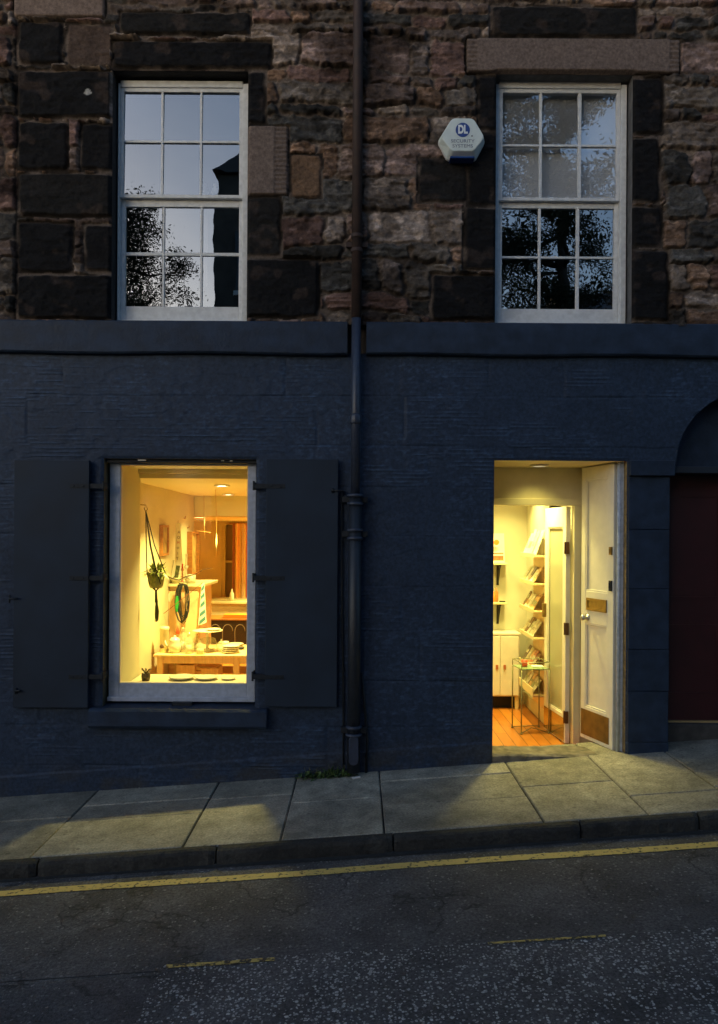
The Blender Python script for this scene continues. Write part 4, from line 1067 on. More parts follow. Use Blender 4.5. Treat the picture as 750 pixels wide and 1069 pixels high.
# ------------------------------------------------------------------ things seen through the doorway
# wall shelves with brackets
def wall_shelf(py, label, right):
    xr = A(right, py, 2.0).x; z = A(522, py, 2.0).z
    e = empty('wall_shelf', (xr-.2, DY, z)); MB().box(-.35, .2, -.16, -.001, -.02, 0).build('board', M_trim, e, .003)
    bxp = A(521.5, py, 2.0).x-(xr-.2)
    for xx in (bxp, bxp-.42):
        MB().box(xx-.012, xx+.012, -.012, -.002, -.23, -.021).box(xx-.012, xx+.012, -.14, -.013, -.033, -.021).tube([(xx, -.012, -.22), (xx+.0, -.135, -.03)], .008, 6).build('bracket', M_black, e)
    tag(e, label, 'shelf', 'bracket shelves on the back wall inside the door'); return e
s1 = wall_shelf(587.5, 'upper cream shelf on black brackets inside the door', 529.5)
s2 = wall_shelf(628.5, 'lower cream shelf on black brackets inside the door', 528.5)
# print on upper shelf
z = s1.location.z+.001; xr = A(528, 570, 2.0).x
pe = empty('art_print', (xr-.1, DY-.06, z)); M_ = Matrix.Rotation(R(-8), 4, 'X')
hgt = .30
MB().box(-.1, .1, 0, .008, 0, hgt, M=M_).build('board', M_paper, pe, .001)
MB().box(-.092, .088, -.0015, 0, .02, .07, M=M_).build('red_band', mat('rust print', (.55,.16,.05), .6, noise=.4, nscale=30), pe)
MB().box(-.092, .088, -.0015, 0, .085, .10, M=M_).build('brown_band', mat('brown print', (.35,.2,.08), .6, noise=.5, nscale=30), pe)
c = MB(); ox = A(518.5, 567, 2.0).x-(xr-.1)
c.prism([(ox+.028*math.cos(2*math.pi*k/24), .205+.028*math.sin(2*math.pi*k/24)) for k in range(24)], -.0318, -.0300); c.build('sun_disc', M_orng, pe)
pe.children[-1].location = (0, 0, 0)
tag(pe, 'landscape art print with an orange sun propped on the upper bracket shelf', 'print')
z = s2.location.z+.001
for px, lab, mt2, hgt in ((516, 'small orange jar on the lower bracket shelf', M_orng, .10), (518.5, 'small brown bottle on the lower bracket shelf', M_wood, .14)):
    p = A(px, 620, 2.0); e = empty('jar', (p.x, 2.02, z)); MB().lathe((0,0,0), [(0,0),(.02,0),(.022,.02),(.02,hgt*.7),(.01,hgt*.8),(.011,hgt),(0,hgt)], 12).build('body', mt2, e); tag(e, lab, 'jar')
p = A(524, 620, 2.0); e = MB().box(-.025, .03, -.02, .02, 0, .012).build('dark_tin', M_black, None, .002, loc=(p.x, 1.99, z)); tag(e, 'small flat black tin at the end of the lower bracket shelf', 'tin')

for y_, z_p, h_p, lab in ((1.0, 1.45, .3, 'tall pale print on the partition wall nearest the inner door'), (1.35, 1.5, .2, 'square pale print in the middle of the partition wall'), (1.7, 1.42, .26, 'pale print on the partition wall near the back corner')):
    e = empty('wall_print', (.42, y_, z_p)); MB().box(.001, .012, -.11, .11, 0, h_p).build('mount', M_paper, e, .001); MB().box(.0125, .014, -.07, .07, .05, h_p-.05).build('image', mat('olive print', (.35,.33,.15), .6, noise=.5, nscale=30), e)
    tag(e, lab, 'print', 'prints on the partition wall')
# locker cabinet
ly = 1.86; zt2 = A(530, 663, ly).z; xr = A(542.5, 700, ly).x; zb2 = A(530, 727, ly).z
lk = empty('storage_cabinet', (xr-.3, ly+.12, FLZ)); tag(lk, 'low cream two door cabinet against the wall inside the door', 'cabinet')
rbox('carcass', M_door, lk, xr-.55, xr, ly, DY-.002, zb2, zt2)
rbox('top', M_door, lk, xr-.56, xr+.01, ly-.012, DY-.002, zt2+.0005, zt2+.02)
seam = A(522, 700, ly).x
for (a, b, hx_) in ((seam+.003, xr-.012, A(526.5, 700, ly).x), (seam-.24, seam-.003, A(518.5, 700, ly).x)):
    rbox('door', M_door, lk, a, b, ly-.014, ly-.0005, zb2+.012, zt2-.012)
    hz = A(523, 696, ly).z; rbox('handle', mat('rust handle', (.4,.13,.05), .4), lk, hx_-.012, hx_+.012, ly-.026, ly-.0145, hz-.022, hz+.022)
for x in (xr-.04, xr-.5): rbox('leg', M_trim, lk, x, x+.035, ly+.01, ly+.045, FLZ, zb2-.0005); rbox('leg', M_trim, lk, x, x+.035, DY-.06, DY-.02, FLZ, zb2-.0005)
rbox('plinth', M_dark, lk, xr-.5, xr-.03, ly+.08, ly+.1, FLZ, zb2-.0005)

# display ledges with cards and magazines
LY0, LY1 = 1.18, 1.76
rowz = [A(548, py, LY1).z for py in (578.5, 605.5, 632, 658, 688, 713)]
names_r = ['topmost', 'second', 'third', 'fourth', 'fifth', 'lowest']
pan = MB().box(RX1-.022, RX1-.001, 1.25, LY1-.06, FLZ+.14, rowz[0]-.0).build('ledge_backboard', M_pine); tag(pan, 'pale wooden backboard behind the card ledges on the side wall', 'board')
bcol = [(.74,.68,.5),(.60,.50,.32),(.26,.14,.07),(.77,.74,.6),(.58,.20,.10),(.68,.60,.40),(.42,.42,.22),(.80,.72,.52),(.20,.15,.11),(.70,.42,.18)]
cname = ['cream','tan','dark brown','white','red','sand coloured','olive','pale','black','orange']
ordn = ['first','second','third','fourth','fifth','sixth','seventh']
brnd = random.Random(21)
LD = .115
for ri, z in enumerate(rowz):
    e = empty('card_ledge', (RX1-.02, (LY0+LY1)/2, z)); h = (LY1-LY0)/2
    MB().box(-LD, 0, -h, h, -.016, 0).build('shelf_board', M_pine, e, .002); MB().box(-LD-.008, -LD-.0005, -h, h, -.018, .020 if ri < 5 else .06).build('lip', M_trim, e, .002)
    tag(e, names_r[ri]+' of the six narrow card ledges on the side wall', 'shelf', 'card ledges on the side wall')
    nb = 4 if ri == 0 else 6
    hh = .25 if ri == 0 else .165
    y = LY1-.02; i = 0
    while y-.09 > LY0 and i < nb:
        w = (.13 if ri == 0 else brnd.uniform(.085, .10)); ci = brnd.randrange(len(bcol)) if ri else [3,0,5,7][i]
        hb_ = hh*brnd.uniform(.86, 1.04)
        bt_x = RX1-.02-LD+.004+brnd.uniform(0, .012); tp_x = RX1-.028
        e = empty('greeting_card' if ri else 'magazine', (bt_x, y-w/2, z+.001))
        th = math.atan2(tp_x-bt_x, hb_); M_ = Matrix.Rotation(th, 4, 'Y')
        MB().box(0, .006, -w/2+.002, w/2-.002, .003, hb_, M=M_).build('cover', mat('card '+cname[ci], bcol[ci], .45, noise=.25, nscale=25), e, .0008)
        c2 = bcol[(ci+brnd.randrange(2, 8)) % len(bcol)]
        zz0 = brnd.uniform(.2, .55); MB().box(-.0012, -.0002, -w*.36, w*.36, hb_*zz0, hb_*(zz0+brnd.uniform(.15, .35)), M=M_).build('cover_print', mat('card print %d' % ((ci*3+ri) % 12), c2, .5, noise=.5, nscale=45), e)
        tag(e, '%s %s, %s from the back wall on the %s ledge' % (cname[ci], 'magazine' if ri == 0 else 'greeting card', ordn[i], names_r[ri]), 'magazine' if ri == 0 else 'card', 'cards and magazines on the ledges')
        y -= w+.004; i += 1

# glass side table
tc0 = A(554, 700, 1.05); ttz = A(554, 697, 1.0).z
gt_ = empty('side_table', (tc0.x, 1.05, FLZ)); tag(gt_, 'small green glass side table on thin metal legs inside the door', 'side table')
M_gm = mat('green grey metal', (.28,.27,.15), .4, metal=.5)
hw_, hd_ = .125, .115; H_ = ttz-FLZ; Rz = Matrix.Rotation(R(8), 4, 'Z')
def rp_(x, y, z): return Rz @ Vector((x, y, z))
MB().box(-hw_, hw_, -hd_, hd_, H_-.008, H_, M=Rz).build('glass_top', mat('green glass', (.22,.34,.16), .08, spec=.8), gt_, .002)
for sx in (-1, 1):
    for sy in (-1, 1):
        MB().tube([rp_(sx*hw_, sy*hd_, .0), rp_(sx*hw_, sy*hd_, H_-.009)], .006, 8).tube([rp_(sx*hw_, sy*hd_, .0), rp_(sx*hw_, sy*hd_, .012)], .012, 8).build('leg', M_gm, gt_)
fr3 = MB()
for z in (H_+.055,):
    fr3.tube([rp_(-hw_, -hd_, z), rp_(hw_, -hd_, z), rp_(hw_, hd_, z), rp_(-hw_, hd_, z), rp_(-hw_, -hd_, z)], .004, 6)
for sx in (-1, 1):
    for sy in (-1, 1): fr3.tube([rp_(sx*hw_, sy*hd_, H_), rp_(sx*hw_, sy*hd_, H_+.055)], .004, 6)
fr3.build('gallery_rail', M_gm, gt_)
cb2 = MB()
for sy in (-1, 1): cb2.tube([rp_(-hw_, sy*hd_, .01), rp_(0, sy*hd_*.3, .035), rp_(hw_, sy*hd_, .01)], .004, 6)
cb2.build('stretcher', M_gm, gt_)
p = A(547.5, 692, 1.05); e = empty('candle_jar', (p.x, 1.05, ttz+.001)); MB().lathe((0,0,0), [(0,0),(.024,0),(.027,.01),(.027,.06),(.024,.06),(.023,.012),(0,.012)], 16).build('jar', M_redp, e); MB().tube([(0,0,.014), (0,0,.045)], .021, 12).build('wax', M_paper, e)
tag(e, 'small red candle jar on the glass side table', 'candle')
p = A(561, 696, 1.05); e = MB().box(-.05, .05, -.04, .04, 0, .008).build('leaflets', M_paper, None, .001, loc=(p.x, 1.05, ttz+.001)); tag(e, 'flat white leaflet lying on the glass side table', 'leaflet')

# ------------------------------------------------------------------ ground
M_slab = bpy.data.materials.new('pavement slabs'); M_slab.use_nodes = True
def stone_nodes(m, c1, c2, rough, sc=8, bump=.5, bd=.006, bs=70):
    N = m.node_tree.nodes; L = m.node_tree.links; b = N['Principled BSDF']; tc = N.new('ShaderNodeTexCoord')
    t1 = N.new('ShaderNodeTexNoise'); t1.inputs['Scale'].default_value = sc; t1.inputs['Detail'].default_value = 10; t1.inputs['Roughness'].default_value = .65
    L.new(tc.outputs['Object'], t1.inputs['Vector']); r = N.new('ShaderNodeValToRGB'); r.color_ramp.elements[0].position = .32; r.color_ramp.elements[1].position = .70
    r.color_ramp.elements[0].color = (*c1, 1); r.color_ramp.elements[1].color = (*c2, 1); L.new(t1.outputs['Fac'], r.inputs[0])
    t3 = N.new('ShaderNodeTexNoise'); t3.inputs['Scale'].default_value = 75; t3.inputs['Detail'].default_value = 6; t3.inputs['Roughness'].default_value = .7; L.new(tc.outputs['Object'], t3.inputs['Vector'])
    m3 = N.new('ShaderNodeMapRange'); m3.inputs[1].default_value = .33; m3.inputs[2].default_value = .68; m3.inputs[3].default_value = .55; m3.inputs[4].default_value = 1.45; L.new(t3.outputs['Fac'], m3.inputs[0])
    vg = N.new('ShaderNodeTexVoronoi'); vg.inputs['Scale'].default_value = 9; L.new(tc.outputs['Object'], vg.inputs['Vector'])
    vr = N.new('ShaderNodeMapRange'); vr.inputs[1].default_value = .09; vr.inputs[2].default_value = .13; vr.inputs[3].default_value = .6; vr.inputs[4].default_value = 1; L.new(vg.outputs['Distance'], vr.inputs[0])
    t5 = N.new('ShaderNodeTexNoise'); t5.inputs['Scale'].default_value = 1.6; t5.inputs['Detail'].default_value = 6; L.new(tc.outputs['Object'], t5.inputs['Vector'])
    m5 = N.new('ShaderNodeMapRange'); m5.inputs[1].default_value = .35; m5.inputs[2].default_value = .65; m5.inputs[3].default_value = .72; m5.inputs[4].default_value = 1.2; L.new(t5.outputs['Fac'], m5.inputs[0])
    q1 = N.new('ShaderNodeMath'); q1.operation = 'MULTIPLY'; L.new(m3.outputs[0], q1.inputs[0]); L.new(vr.outputs[0], q1.inputs[1])
    q2 = N.new('ShaderNodeMath'); q2.operation = 'MULTIPLY'; L.new(q1.outputs[0], q2.inputs[0]); L.new(m5.outputs[0], q2.inputs[1])
    q3 = N.new('ShaderNodeVectorMath'); q3.operation = 'SCALE'; L.new(r.outputs[0], q3.inputs[0]); L.new(q2.outputs[0], q3.inputs['Scale'])
    a = N.new('ShaderNodeAttribute'); a.attribute_name = 'tone'
    mr = N.new('ShaderNodeVectorMath'); mr.operation = 'SCALE'; L.new(q3.outputs[0], mr.inputs[0]); L.new(a.outputs['Fac'], mr.inputs['Scale']); L.new(mr.outputs[0], b.inputs['Base Color'])
    b.inputs['Roughness'].default_value = rough
    t2 = N.new('ShaderNodeTexNoise'); t2.inputs['Scale'].default_value = bs; t2.inputs['Detail'].default_value = 8; L.new(tc.outputs['Object'], t2.inputs['Vector'])
    bn = N.new('ShaderNodeBump'); bn.inputs['Strength'].default_value = bump; bn.inputs['Distance'].default_value = bd; L.new(t2.outputs['Fac'], bn.inputs['Height']); L.new(bn.outputs[0], b.inputs['Normal'])
stone_nodes(M_slab, (.145,.135,.108), (.32,.295,.235), .72, 7)
def add_tone(o, fn):
    me = o.data; a = me.attributes.new('tone', 'FLOAT', 'FACE'); a.data.foreach_set('value', [fn(i) for i in range(len(me.polygons))])
KY = -1.185; KF = -1.24
VJ = [-6.2,-5.3,-4.5,-3.6,-2.75,-1.93,-1.03,-.45,.16,1.10,1.72,2.28,3.1,3.9,4.8,5.6,6.5]
RJ = {-1.93:[.34,.63],-1.03:[.38],-.45:[.57],.16:[.25,.74],1.10:[.56],1.72:[.86],2.28:[.5,.8]}
pv = MB(); tones = []; tr = random.Random(4)
gap = .0045
for i in range(len(VJ)-1):
    a, b = VJ[i], VJ[i+1]; rows = [-.35 if a < 2.2 else -.6]+RJ.get(a, [tr.uniform(.4, .75)])+[-KY]
    for j in range(len(rows)-1):
        y1_, y0_ = -rows[j], -rows[j+1]; dz_ = tr.uniform(-.003, .003); tl = tr.uniform(-.003, .003); tn = tr.uniform(.78, 1.18)
        A0, A1, B0, B1 = a+gap, b-gap, y0_+gap, y1_-gap
        jit = lambda: tr.uniform(-.002, .002)
        nx_ = 4; vs = []; k0 = len(pv.f)
        pts = [(A0+jit(), B0+jit()), (A1+jit(), B0+jit()), (A1+jit(), B1+jit()), (A0+jit(), B1+jit())]
        ins = .006
        inn = [(A0+ins, B0+ins), (A1-ins, B0+ins), (A1-ins, B1-ins), (A0+ins, B1-ins)]
        vs = [(x, y, ground(x)-.10) for x, y in pts]+[(x, y, ground(x)-.007+dz_) for x, y in pts]+[(x, y, ground(x)+dz_+tl*(x-a)) for x, y in inn]
        fs = [(8,9,10,11)]+[(k, (k+1) % 4, 4+(k+1) % 4, 4+k) for k in range(4)]+[(4+k, 4+(k+1) % 4, 8+(k+1) % 4, 8+k) for k in range(4)]
        pv.add(vs, fs); tones += [tn]*9
pvo = pv.build('pavement', M_slab); add_tone(pvo, lambda i: tones[i]); tag(pvo, kind='structure')
# joint bedding just below the slabs
def sheet(name, x0, x1, y0, y1, off, m, nx=1):
    b = MB(); vs = []; 
    vs = [(x0, y0, ground(x0)+off), (x1, y0, ground(x1)+off), (x1, y1, ground(x1)+off), (x0, y1, ground(x0)+off)]
    return tag(b.add(vs, [(0,1,2,3)]).build(name, m), kind='structure')
sheet('pavement_bedding', -8, 8, KY-.01, .35, -.012, mat('joint grit', (.030,.028,.024), .95, noise=.4, nscale=60))
# kerb stones
M_kerb = bpy.data.materials.new('kerb stone'); M_kerb.use_nodes = True; stone_nodes(M_kerb, (.012,.012,.012), (.040,.038,.034), .8, 9, .9, .012, 40)
kj = [-6.4,-5.2,-4.0,-2.95,-1.86,-.82,.21,1.30,1.99,3.0,4.1,5.3,6.5]
kb_ = MB(); kt = []
for i in range(len(kj)-1):
    a, b = kj[i]+.005, kj[i+1]-.005; n = 26; prof = [(KY-.004, -.2), (KY-.004, .0), (KF+.022, -.002), (KF+.006, -.010), (KF, -.030), (KF-.006, -.2)]; k = len(prof); vs = []; fs = []
    dz_ = tr.uniform(-.004, .003); dy_ = tr.uniform(-.006, .006)
    for q in range(n+1):
        x = a+(b-a)*q/n; wv = .004*math.sin(x*9+i)+tr.uniform(-.003, .003); rd = .012 if q in (0, n) else 0
        for jn, (y, z) in enumerate(prof): vs.append((x, y+(wv+dy_+rd if jn >= 2 else 0), ground(x)+z+dz_+(wv*.5-rd*.8 if jn in (2, 3, 4) else 0)))
    for q in range(n):
        for jn in range(k-1): fs.append((q*k+jn, (q+1)*k+jn, (q+1)*k+jn+1, q*k+jn+1))
    fs += [tuple(range(k)), tuple(n*k+k-1-z for z in range(k))]
    kb_.add(vs, fs); kt += [tr.uniform(.75, 1.2)]*len(fs)
ko = kb_.build('kerb', M_kerb); add_tone(ko, lambda i: kt[i]); tag(ko, kind='structure')

# roads
def asphalt(name, base, chip, dens, csize, crack, chipc2=None):
    m = bpy.data.materials.new(name); m.use_nodes = True; N = m.node_tree.nodes; L = m.node_tree.links; b = N['Principled BSDF']
    tc = N.new('ShaderNodeTexCoord'); 
    dn = N.new('ShaderNodeTexNoise'); dn.inputs['Scale'].default_value = 40; L.new(tc.outputs['Object'], dn.inputs[0])
    ad = N.new('ShaderNodeVectorMath'); ad.operation = 'MULTIPLY_ADD'; ad.inputs[1].default_value = (.02,.02,.02); L.new(dn.outputs['Color'], ad.inputs[0]); L.new(tc.outputs['Object'], ad.inputs[2])
    vo = N.new('ShaderNodeTexVoronoi'); vo.inputs['Scale'].default_value = csize; L.new(ad.outputs[0], vo.inputs['Vector'])
    # some cells are pale chippings
    sx = N.new('ShaderNodeSeparateColor'); L.new(vo.outputs['Color'], sx.inputs[0])
    big = N.new('ShaderNodeTexNoise'); big.inputs['Scale'].default_value = 2.2; big.inputs['Detail'].default_value = 4; L.new(tc.outputs['Object'], big.inputs[0])
    th = N.new('ShaderNodeMath'); th.operation = 'MULTIPLY_ADD'; th.inputs[1].default_value = -.5; th.inputs[2].default_value = 1-dens+.25; L.new(big.outputs['Fac'], th.inputs[0])
    gt = N.new('ShaderNodeMath'); gt.operation = 'GREATER_THAN'; L.new(sx.outputs[0], gt.inputs[0]); L.new(th.outputs[0], gt.inputs[1])
    dd_ = N.new('ShaderNodeMath'); dd_.operation = 'MULTIPLY_ADD'; dd_.inputs[1].default_value = .30; dd_.inputs[2].default_value = .22; L.new(sx.outputs[1], dd_.inputs[0])
    lt = N.new('ShaderNodeMath'); lt.operation = 'LESS_THAN'; L.new(vo.outputs['Distance'], lt.inputs[0]); L.new(dd_.outputs[0], lt.inputs[1])
    mu = N.new('ShaderNodeMath'); mu.operation = 'MULTIPLY'; L.new(gt.outputs[0], mu.inputs[0]); L.new(lt.outputs[0], mu.inputs[1])
    nb_ = N.new('ShaderNodeTexNoise'); nb_.inputs['Scale'].default_value = 3.5; nb_.inputs['Detail'].default_value = 10; L.new(tc.outputs['Object'], nb_.inputs[0])
    r = N.new('ShaderNodeValToRGB'); r.color_ramp.elements[0].position = .3; r.color_ramp.elements[1].position = .7
    r.color_ramp.elements[0].color = (*[c*.6 for c in base], 1); r.color_ramp.elements[1].color = (*[c*1.35 for c in base], 1); L.new(nb_.outputs['Fac'], r.inputs[0])
    cc = N.new('ShaderNodeMix'); cc.data_type = 'RGBA'; cc.inputs[6].default_value = (*[c*.55 for c in chip], 1); cc.inputs[7].default_value = (*chip, 1); L.new(sx.outputs[2], cc.inputs[0])
    mx = N.new('ShaderNodeMix'); mx.data_type = 'RGBA'; L.new(mu.outputs[0], mx.inputs[0]); L.new(r.outputs[0], mx.inputs[6]); L.new(cc.outputs[2], mx.inputs[7])
    n7 = N.new('ShaderNodeTexNoise'); n7.inputs['Scale'].default_value = 70; n7.inputs['Detail'].default_value = 5; n7.inputs['Roughness'].default_value = .75; L.new(tc.outputs['Object'], n7.inputs[0])
    m7 = N.new('ShaderNodeMapRange'); m7.inputs[1].default_value = .35; m7.inputs[2].default_value = .66; m7.inputs[3].default_value = .38; m7.inputs[4].default_value = 1.7; L.new(n7.outputs['Fac'], m7.inputs[0])
    s7 = N.new('ShaderNodeVectorMath'); s7.operation = 'SCALE'; L.new(mx.outputs[2], s7.inputs[0]); L.new(m7.outputs[0], s7.inputs['Scale'])
    last = s7.outputs[0]
    # cracks
    if crack:
        v2 = N.new('ShaderNodeTexVoronoi'); v2.feature = 'DISTANCE_TO_EDGE'; v2.inputs['Scale'].default_value = crack
        a2 = N.new('ShaderNodeVectorMath'); a2.operation = 'MULTIPLY_ADD'; a2.inputs[1].default_value = (.35,.35,.35)
        n3 = N.new('ShaderNodeTexNoise'); n3.inputs['Scale'].default_value = 6; n3.inputs['Detail'].default_value = 5; L.new(tc.outputs['Object'], n3.inputs[0]); L.new(n3.outputs['Color'], a2.inputs[0]); L.new(tc.outputs['Object'], a2.inputs[2]); L.new(a2.outputs[0], v2.inputs['Vector'])
        cr_ = N.new('ShaderNodeMapRange'); cr_.inputs[1].default_value = .0; cr_.inputs[2].default_value = .022; cr_.inputs[3].default_value = .3; cr_.inputs[4].default_value = 1; L.new(v2.outputs['Distance'], cr_.inputs[0])
        msk = N.new('ShaderNodeMapRange'); msk.inputs[1].default_value = .44; msk.inputs[2].default_value = .54; L.new(big.outputs['Fac'], msk.inputs[0])
        mm2 = N.new('ShaderNodeMix'); mm2.data_type = 'FLOAT'; mm2.inputs[2].default_value = 1; L.new(msk.outputs[0], mm2.inputs[0]); L.new(cr_.outputs[0], mm2.inputs[3])
        sc_ = N.new('ShaderNodeVectorMath'); sc_.operation = 'SCALE'; L.new(last, sc_.inputs[0]); L.new(mm2.outputs[0], sc_.inputs['Scale']); last = sc_.outputs[0]
    L.new(last, b.inputs['Base Color']); b.inputs['Roughness'].default_value = .75
    n4 = N.new('ShaderNodeTexNoise'); n4.inputs['Scale'].default_value = 130; n4.inputs['Detail'].default_value = 4; L.new(tc.outputs['Object'], n4.inputs[0])
    hs = N.new('ShaderNodeMath'); hs.operation = 'MULTIPLY_ADD'; hs.inputs[1].default_value = .7; L.new(mu.outputs[0], hs.inputs[0]); L.new(n4.outputs['Fac'], hs.inputs[2])
    bn = N.new('ShaderNodeBump'); bn.inputs['Strength'].default_value = .8; bn.inputs['Distance'].default_value = .006; L.new(hs.outputs[0], bn.inputs['Height']); L.new(bn.outputs[0], b.inputs['Normal'])
    return m
M_road = asphalt('old asphalt', (.085,.079,.077), (.23,.22,.205), .20, 62, 1.6)
M_chip = asphalt('chipped surfacing', (.078,.073,.072), (.46,.445,.42), .70, 66, 0)
M_old2 = asphalt('patched asphalt', (.074,.069,.068), (.20,.19,.18), .22, 62, 1.3)
RZ = -.092
PY_ = -2.30
big = 400
tag(MB().add([(-60, -big, ground(-60)+RZ-.2), (60, -big, ground(60)+RZ-.2), (60, KF+.05, ground(60)+RZ-.2), (-60, KF+.05, ground(-60)+RZ-.2)], [(0,1,2,3)]).build('ground', mat('far ground', (.06,.06,.055), .9)), kind='structure')
sheet('road', -30, 30, PY_, KF+.03, RZ, M_road)
# the joint between the surfacings wanders a little
def ragged(name, x0, x1, y_front, y_back, amp, off, m, seed, leftamp=0):
    r = random.Random(seed); n = int((x1-x0)/.04); b = MB(); vs = []; fs = []
    for i in range(n+1):
        x = x0+(x1-x0)*i/n
        vs += [(x, y_front, ground(x)+off), (x, y_back+amp*math.sin(x*2.3+seed)+r.uniform(-amp, amp)*.35, ground(x)+off)]
    for i in range(n): fs.append((2*i, 2*i+2, 2*i+3, 2*i+1))
    return b.add(vs, fs).build(name, m)
xp = -.86
tag(ragged('road', -30, xp, -14, PY_-.03, .008, RZ+.004, M_old2, 1), kind='structure')
tag(ragged('road', xp, 30, -14, PY_+.03, .008, RZ+.008, M_chip, 2), kind='structure')
sheet('road', -30, 30, -7.9, PY_-.001, RZ-.002, M_road)
# gutter grit along the kerb
tag(ragged('gutter', -8, 8, KF-.004, KF-.05, .010, 0, mat('gutter dirt', (.022,.021,.019), .95, noise=.5, nscale=40), 5), kind='structure')
bpy.data.objects['gutter'].location.z = RZ+.003
# opposite footway
tag(MB().box(-30, 30, -14.0, -7.9, 0, 0.001).build('opposite_pavement', M_slab), kind='structure')
op = bpy.data.objects['opposite_pavement']; op.data.transform(Matrix(((1,0,0,0),(0,1,0,0),(SL,0,1,0),(0,0,0,1)))); add_tone(op, lambda i: 1)

# painted lines, worn
def paint(name, cov, base):
    m = bpy.data.materials.new(name); m.use_nodes = True; N = m.node_tree.nodes; L = m.node_tree.links; b = N['Principled BSDF']; b.inputs['Roughness'].default_value = .6
    tc = N.new('ShaderNodeTexCoord'); t1 = N.new('ShaderNodeTexNoise'); t1.inputs['Scale'].default_value = 38; t1.inputs['Detail'].default_value = 6; t1.inputs['Roughness'].default_value = .6; L.new(tc.outputs['Object'], t1.inputs[0])
    r = N.new('ShaderNodeValToRGB'); r.color_ramp.elements[0].position = cov-.04; r.color_ramp.elements[1].position = cov+.05
    r.color_ramp.elements[0].color = (.05,.045,.035,1); r.color_ramp.elements[1].color = (*base, 1); L.new(t1.outputs['Fac'], r.inputs[0]); L.new(r.outputs[0], b.inputs['Base Color'])
    n4 = N.new('ShaderNodeTexNoise'); n4.inputs['Scale'].default_value = 120; L.new(tc.outputs['Object'], n4.inputs[0]); bn = N.new('ShaderNodeBump'); bn.inputs['Strength'].default_value = .7; bn.inputs['Distance'].default_value = .004; L.new(n4.outputs['Fac'], bn.inputs['Height']); L.new(bn.outputs[0], b.inputs['Normal'])
    return m
M_yel = paint('yellow line paint', .40, (.66,.48,.14))
M_yel2 = paint('yellow line remnant', .49, (.58,.42,.12))
def line(x0, x1, yc, w, off, m, seed):
    r = random.Random(seed); n = max(3, int((x1-x0)/.02)); vs = []; fs = []
    for i in range(n+1):
        x = x0+(x1-x0)*i/n; c_ = yc+.006*math.sin(x*3)
        vs += [(x, c_-w/2+r.uniform(-.0025, .0025), ground(x)+off), (x, c_+w/2+r.uniform(-.0025, .0025), ground(x)+off)]
    for i in range(n): fs.append((2*i, 2*i+2, 2*i+3, 2*i+1))
    return MB().add(vs, fs).build('yellow_line', m)
tag(line(-9, 9, -1.434, .070, RZ+.004, M_yel, 1), kind='structure')
tag(line(-.84, -.36, PY_+.015, .028, RZ+.012, M_yel2, 2), kind='structure')
tag(line(.58, 1.10, PY_+.012, .016, RZ+.012, M_yel2, 3), kind='structure')

# ------------------------------------------------------------------ weeds and litter at the pipe foot
def weed(px, py, n, hmax, label):
    p = at(px, py, -.06); gzv = ground(p.x)
    e = empty('weed', (p.x, -.06, gzv)); b = MB(); r = random.Random(int(px))
    for k in range(n):
        a = r.uniform(0, 6.28); el = r.uniform(.15, 1.35); ln = r.uniform(.4, 1)*hmax; bx_ = Vector((r.uniform(-.10, .10), r.uniform(-.04, .02), 0))
        d_ = Vector((math.cos(a)*math.cos(el), math.sin(a)*math.cos(el)*.6-.1, math.sin(el))); mid = bx_+d_*ln*.6; tip = bx_+d_*ln+Vector((0,0,-.25*ln)); sd = d_.cross(Vector((0,0,1))).normalized()*r.uniform(.006, .014)
        b.add([bx_, mid+sd, tip, mid-sd], [(0,1,2,3)])
    b.build('leaves', mat('weed leaf', (.06,.11,.03), .6, noise=.5, nscale=40), e)
    s = MB()
    for k in range(6): s.tube([(r.uniform(-.08, .08), 0, 0), (r.uniform(-.1, .1), -.01, hmax*.7)], .0018, 4)
    s.build('stems', mat('weed stem', (.06,.06,.03), .7), e)
    tag(e, label, 'weed', 'weeds at the foot of the wall')
weed(328, 806, 90, .11, 'green weeds sprouting at the wall foot left of the drainpipe')
weed(354, 803, 80, .12, 'bushier green weeds growing right against the drainpipe foot')
p = at(372, 806, -.12); e = MB().box(-.03, .03, -.012, .012, 0, .012, M=Matrix.Rotation(R(20), 4, 'Z')).build('litter', mat('crumpled white paper', (.55,.52,.5), .8), None, .003, loc=(p.x, -.15, ground(p.x)+.001))
e.rotation_euler = (0, R(-4), 0)
tag(e, 'scrap of white litter lying in front of the drainpipe foot', 'litter')

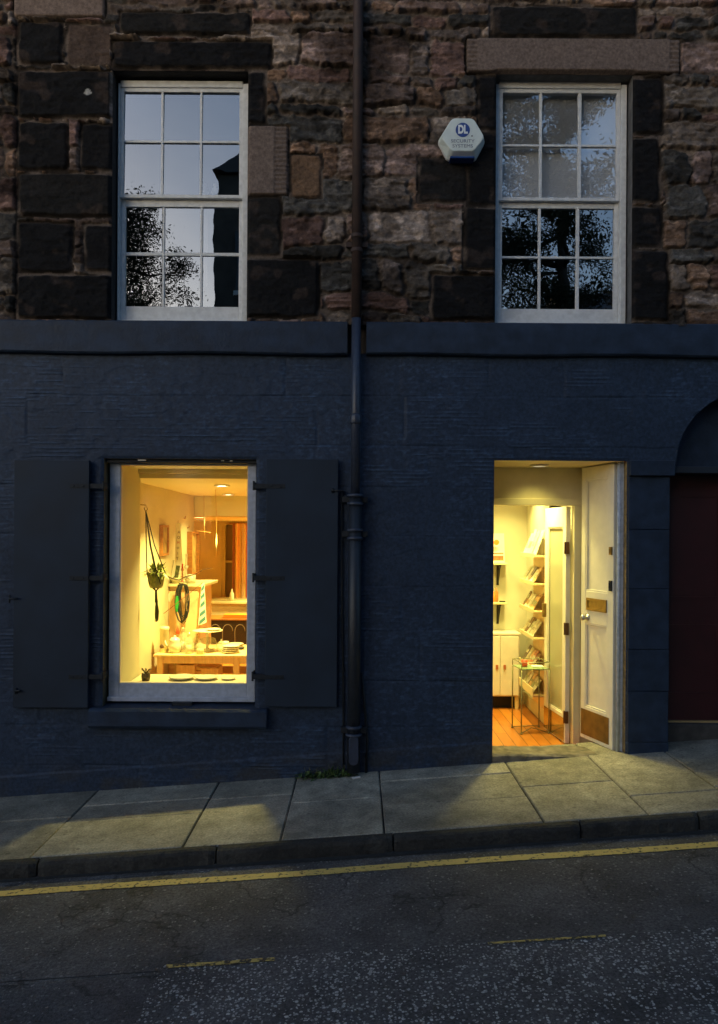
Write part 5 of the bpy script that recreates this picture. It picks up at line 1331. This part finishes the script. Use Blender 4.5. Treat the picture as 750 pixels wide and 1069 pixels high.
# ------------------------------------------------------------------ across the street (seen mirrored in the upper panes)
ob_ = empty('opposite_house', (-.6, -14, 0)); tag(ob_, 'dark gabled stone house across the street, mirrored in the sash panes', 'house')
Mo = mat('opposite stone', (.07,.06,.052), .9, noise=.4, nscale=3)
hx0, hx1 = -3.9, 2.6; ez = 12.1
MB().box(hx0+.6, hx1+.6, -8, 0, -.6, ez).build('wall', Mo, ob_)
gxm = (hx0+hx1)/2+.6; rf = MB()
rf.prism([(hx0+.52, ez-.02), (gxm, ez+2.2), (hx1+.68, ez-.02)], -8.1, .12); rf.build('roof', MATS['slate'], ob_)
for nm, xa_, xb_, hh_, lb_ in (('a', -30, -8.2, 5.2, 'long low stone house across the street, down the hill'), ('b', 6.5, 30, 6.6, 'long low stone house across the street, up the hill')):
    lo_ = empty('opposite_house', ((xa_+xb_)/2, -15.5, ground((xa_+xb_)/2))); w_ = (xb_-xa_)/2
    MB().box(-w_, w_, -7, 0, -2, hh_).build('wall', Mo, lo_)
    MB().add([(-w_-.2, .2, hh_), (w_+.2, .2, hh_), (w_+.2, -3.5, hh_+2), (-w_-.2, -3.5, hh_+2), (-w_-.2, -7.2, hh_), (w_+.2, -7.2, hh_)], [(0,1,2,3), (3,2,5,4), (0,3,4), (1,5,2)]).build('roof', MATS['slate'], lo_)
    for k_ in range(5):
        MB().box(-w_+2+k_*4, -w_+3+k_*4, 0, .04, 2.6, 4.2).build('window', mat('dark pane', (.02,.02,.025), .1), lo_)
    tag(lo_, lb_, 'house')
for k in range(3):
    for z in (2.2, 5.4, 8.2):
        f_ = MB().box(hx0+1.2+k*1.9, hx0+2.2+k*1.9, .0, .05, z, z+1.6).build('window', mat('dark pane', (.02,.02,.025), .1), ob_)
        MB().box(hx0+1.15+k*1.9, hx0+2.25+k*1.9, .05, .08, z-.08, z).box(hx0+1.68+k*1.9, hx0+1.72+k*1.9, .05, .07, z, z+1.6).build('frame', M_frame, f_)
M_leaf = mat('tree leaf', (.035,.050,.020), .7, noise=.4, nscale=2)
M_bark = mat('tree bark', (.05,.04,.032), .9, noise=.4, nscale=12, bump=.8, bscale=20)
def tree(x, y, h, cr, nl, seed, label, cz0=.45, drop=0.0, leaf=.11, nb=30):
    r = random.Random(seed); e = empty('broadleaf_tree', (x, y, ground(x)-.1))
    t = MB(); t.tube([(0,0,0), (.1,.05,h*.3), (-.05,.1,h*.6), (0,0,h*.92)], [.26,.2,.11,.03], 12)
    tips = []
    for k in range(nb):
        z0 = h*r.uniform(cz0*.85, .88); a = r.uniform(0, 6.28); f_ = 1-((z0/h-cz0)/(1-cz0))*.6; ln = cr*f_*r.uniform(.5, 1)
        d_ = Vector((math.cos(a), math.sin(a), r.uniform(-.05, .5))); p0 = Vector((0,0,z0)); pts = [p0]
        for j in range(1, 5): 
            pts.append(p0+d_*ln*j/4+Vector((r.uniform(-.15, .15), r.uniform(-.15, .15), r.uniform(-.15, .1)-.06*j*drop))); 
        t.tube(pts, [.06,.045,.03,.018,.008], 5)
        for j in range(2, 5):
            for q in range(3): 
                tp = pts[j]+Vector((r.gauss(0, .3), r.gauss(0, .3), r.gauss(0, .25))); t.tube([pts[j], tp], [.012, .004], 4); tips.append(tp)
    t.build('trunk', M_bark, e)
    c = MB(); 
    for k in range(nl):
        tp = tips[r.randrange(len(tips))]; p = tp+Vector((r.gauss(0, .17), r.gauss(0, .17), r.gauss(0, .13)))
        u = Vector((r.gauss(0,1), r.gauss(0,1), r.gauss(0,1))).normalized(); v_ = u.orthogonal().normalized(); s = leaf*r.uniform(.6, 1.2)
        c.add([p-u*s, p+v_*s*.4, p+u*s, p-v_*s*.4], [(0,1,2,3)])
    c.build('crown', M_leaf, e)
    tag(e, label, 'tree', 'trees across the street'); return e
tree(-5.5, -10.3, 10.4, 2.9, 90000, 3, 'tall leafy tree across the street, mirrored in the left sash window', cz0=.35, leaf=.036, nb=34)
tree(4.3, -10.2, 13.5, 3.3, 100000, 8, 'large leafy tree across the street, mirrored in the right sash window', cz0=.30, leaf=.040, nb=40)
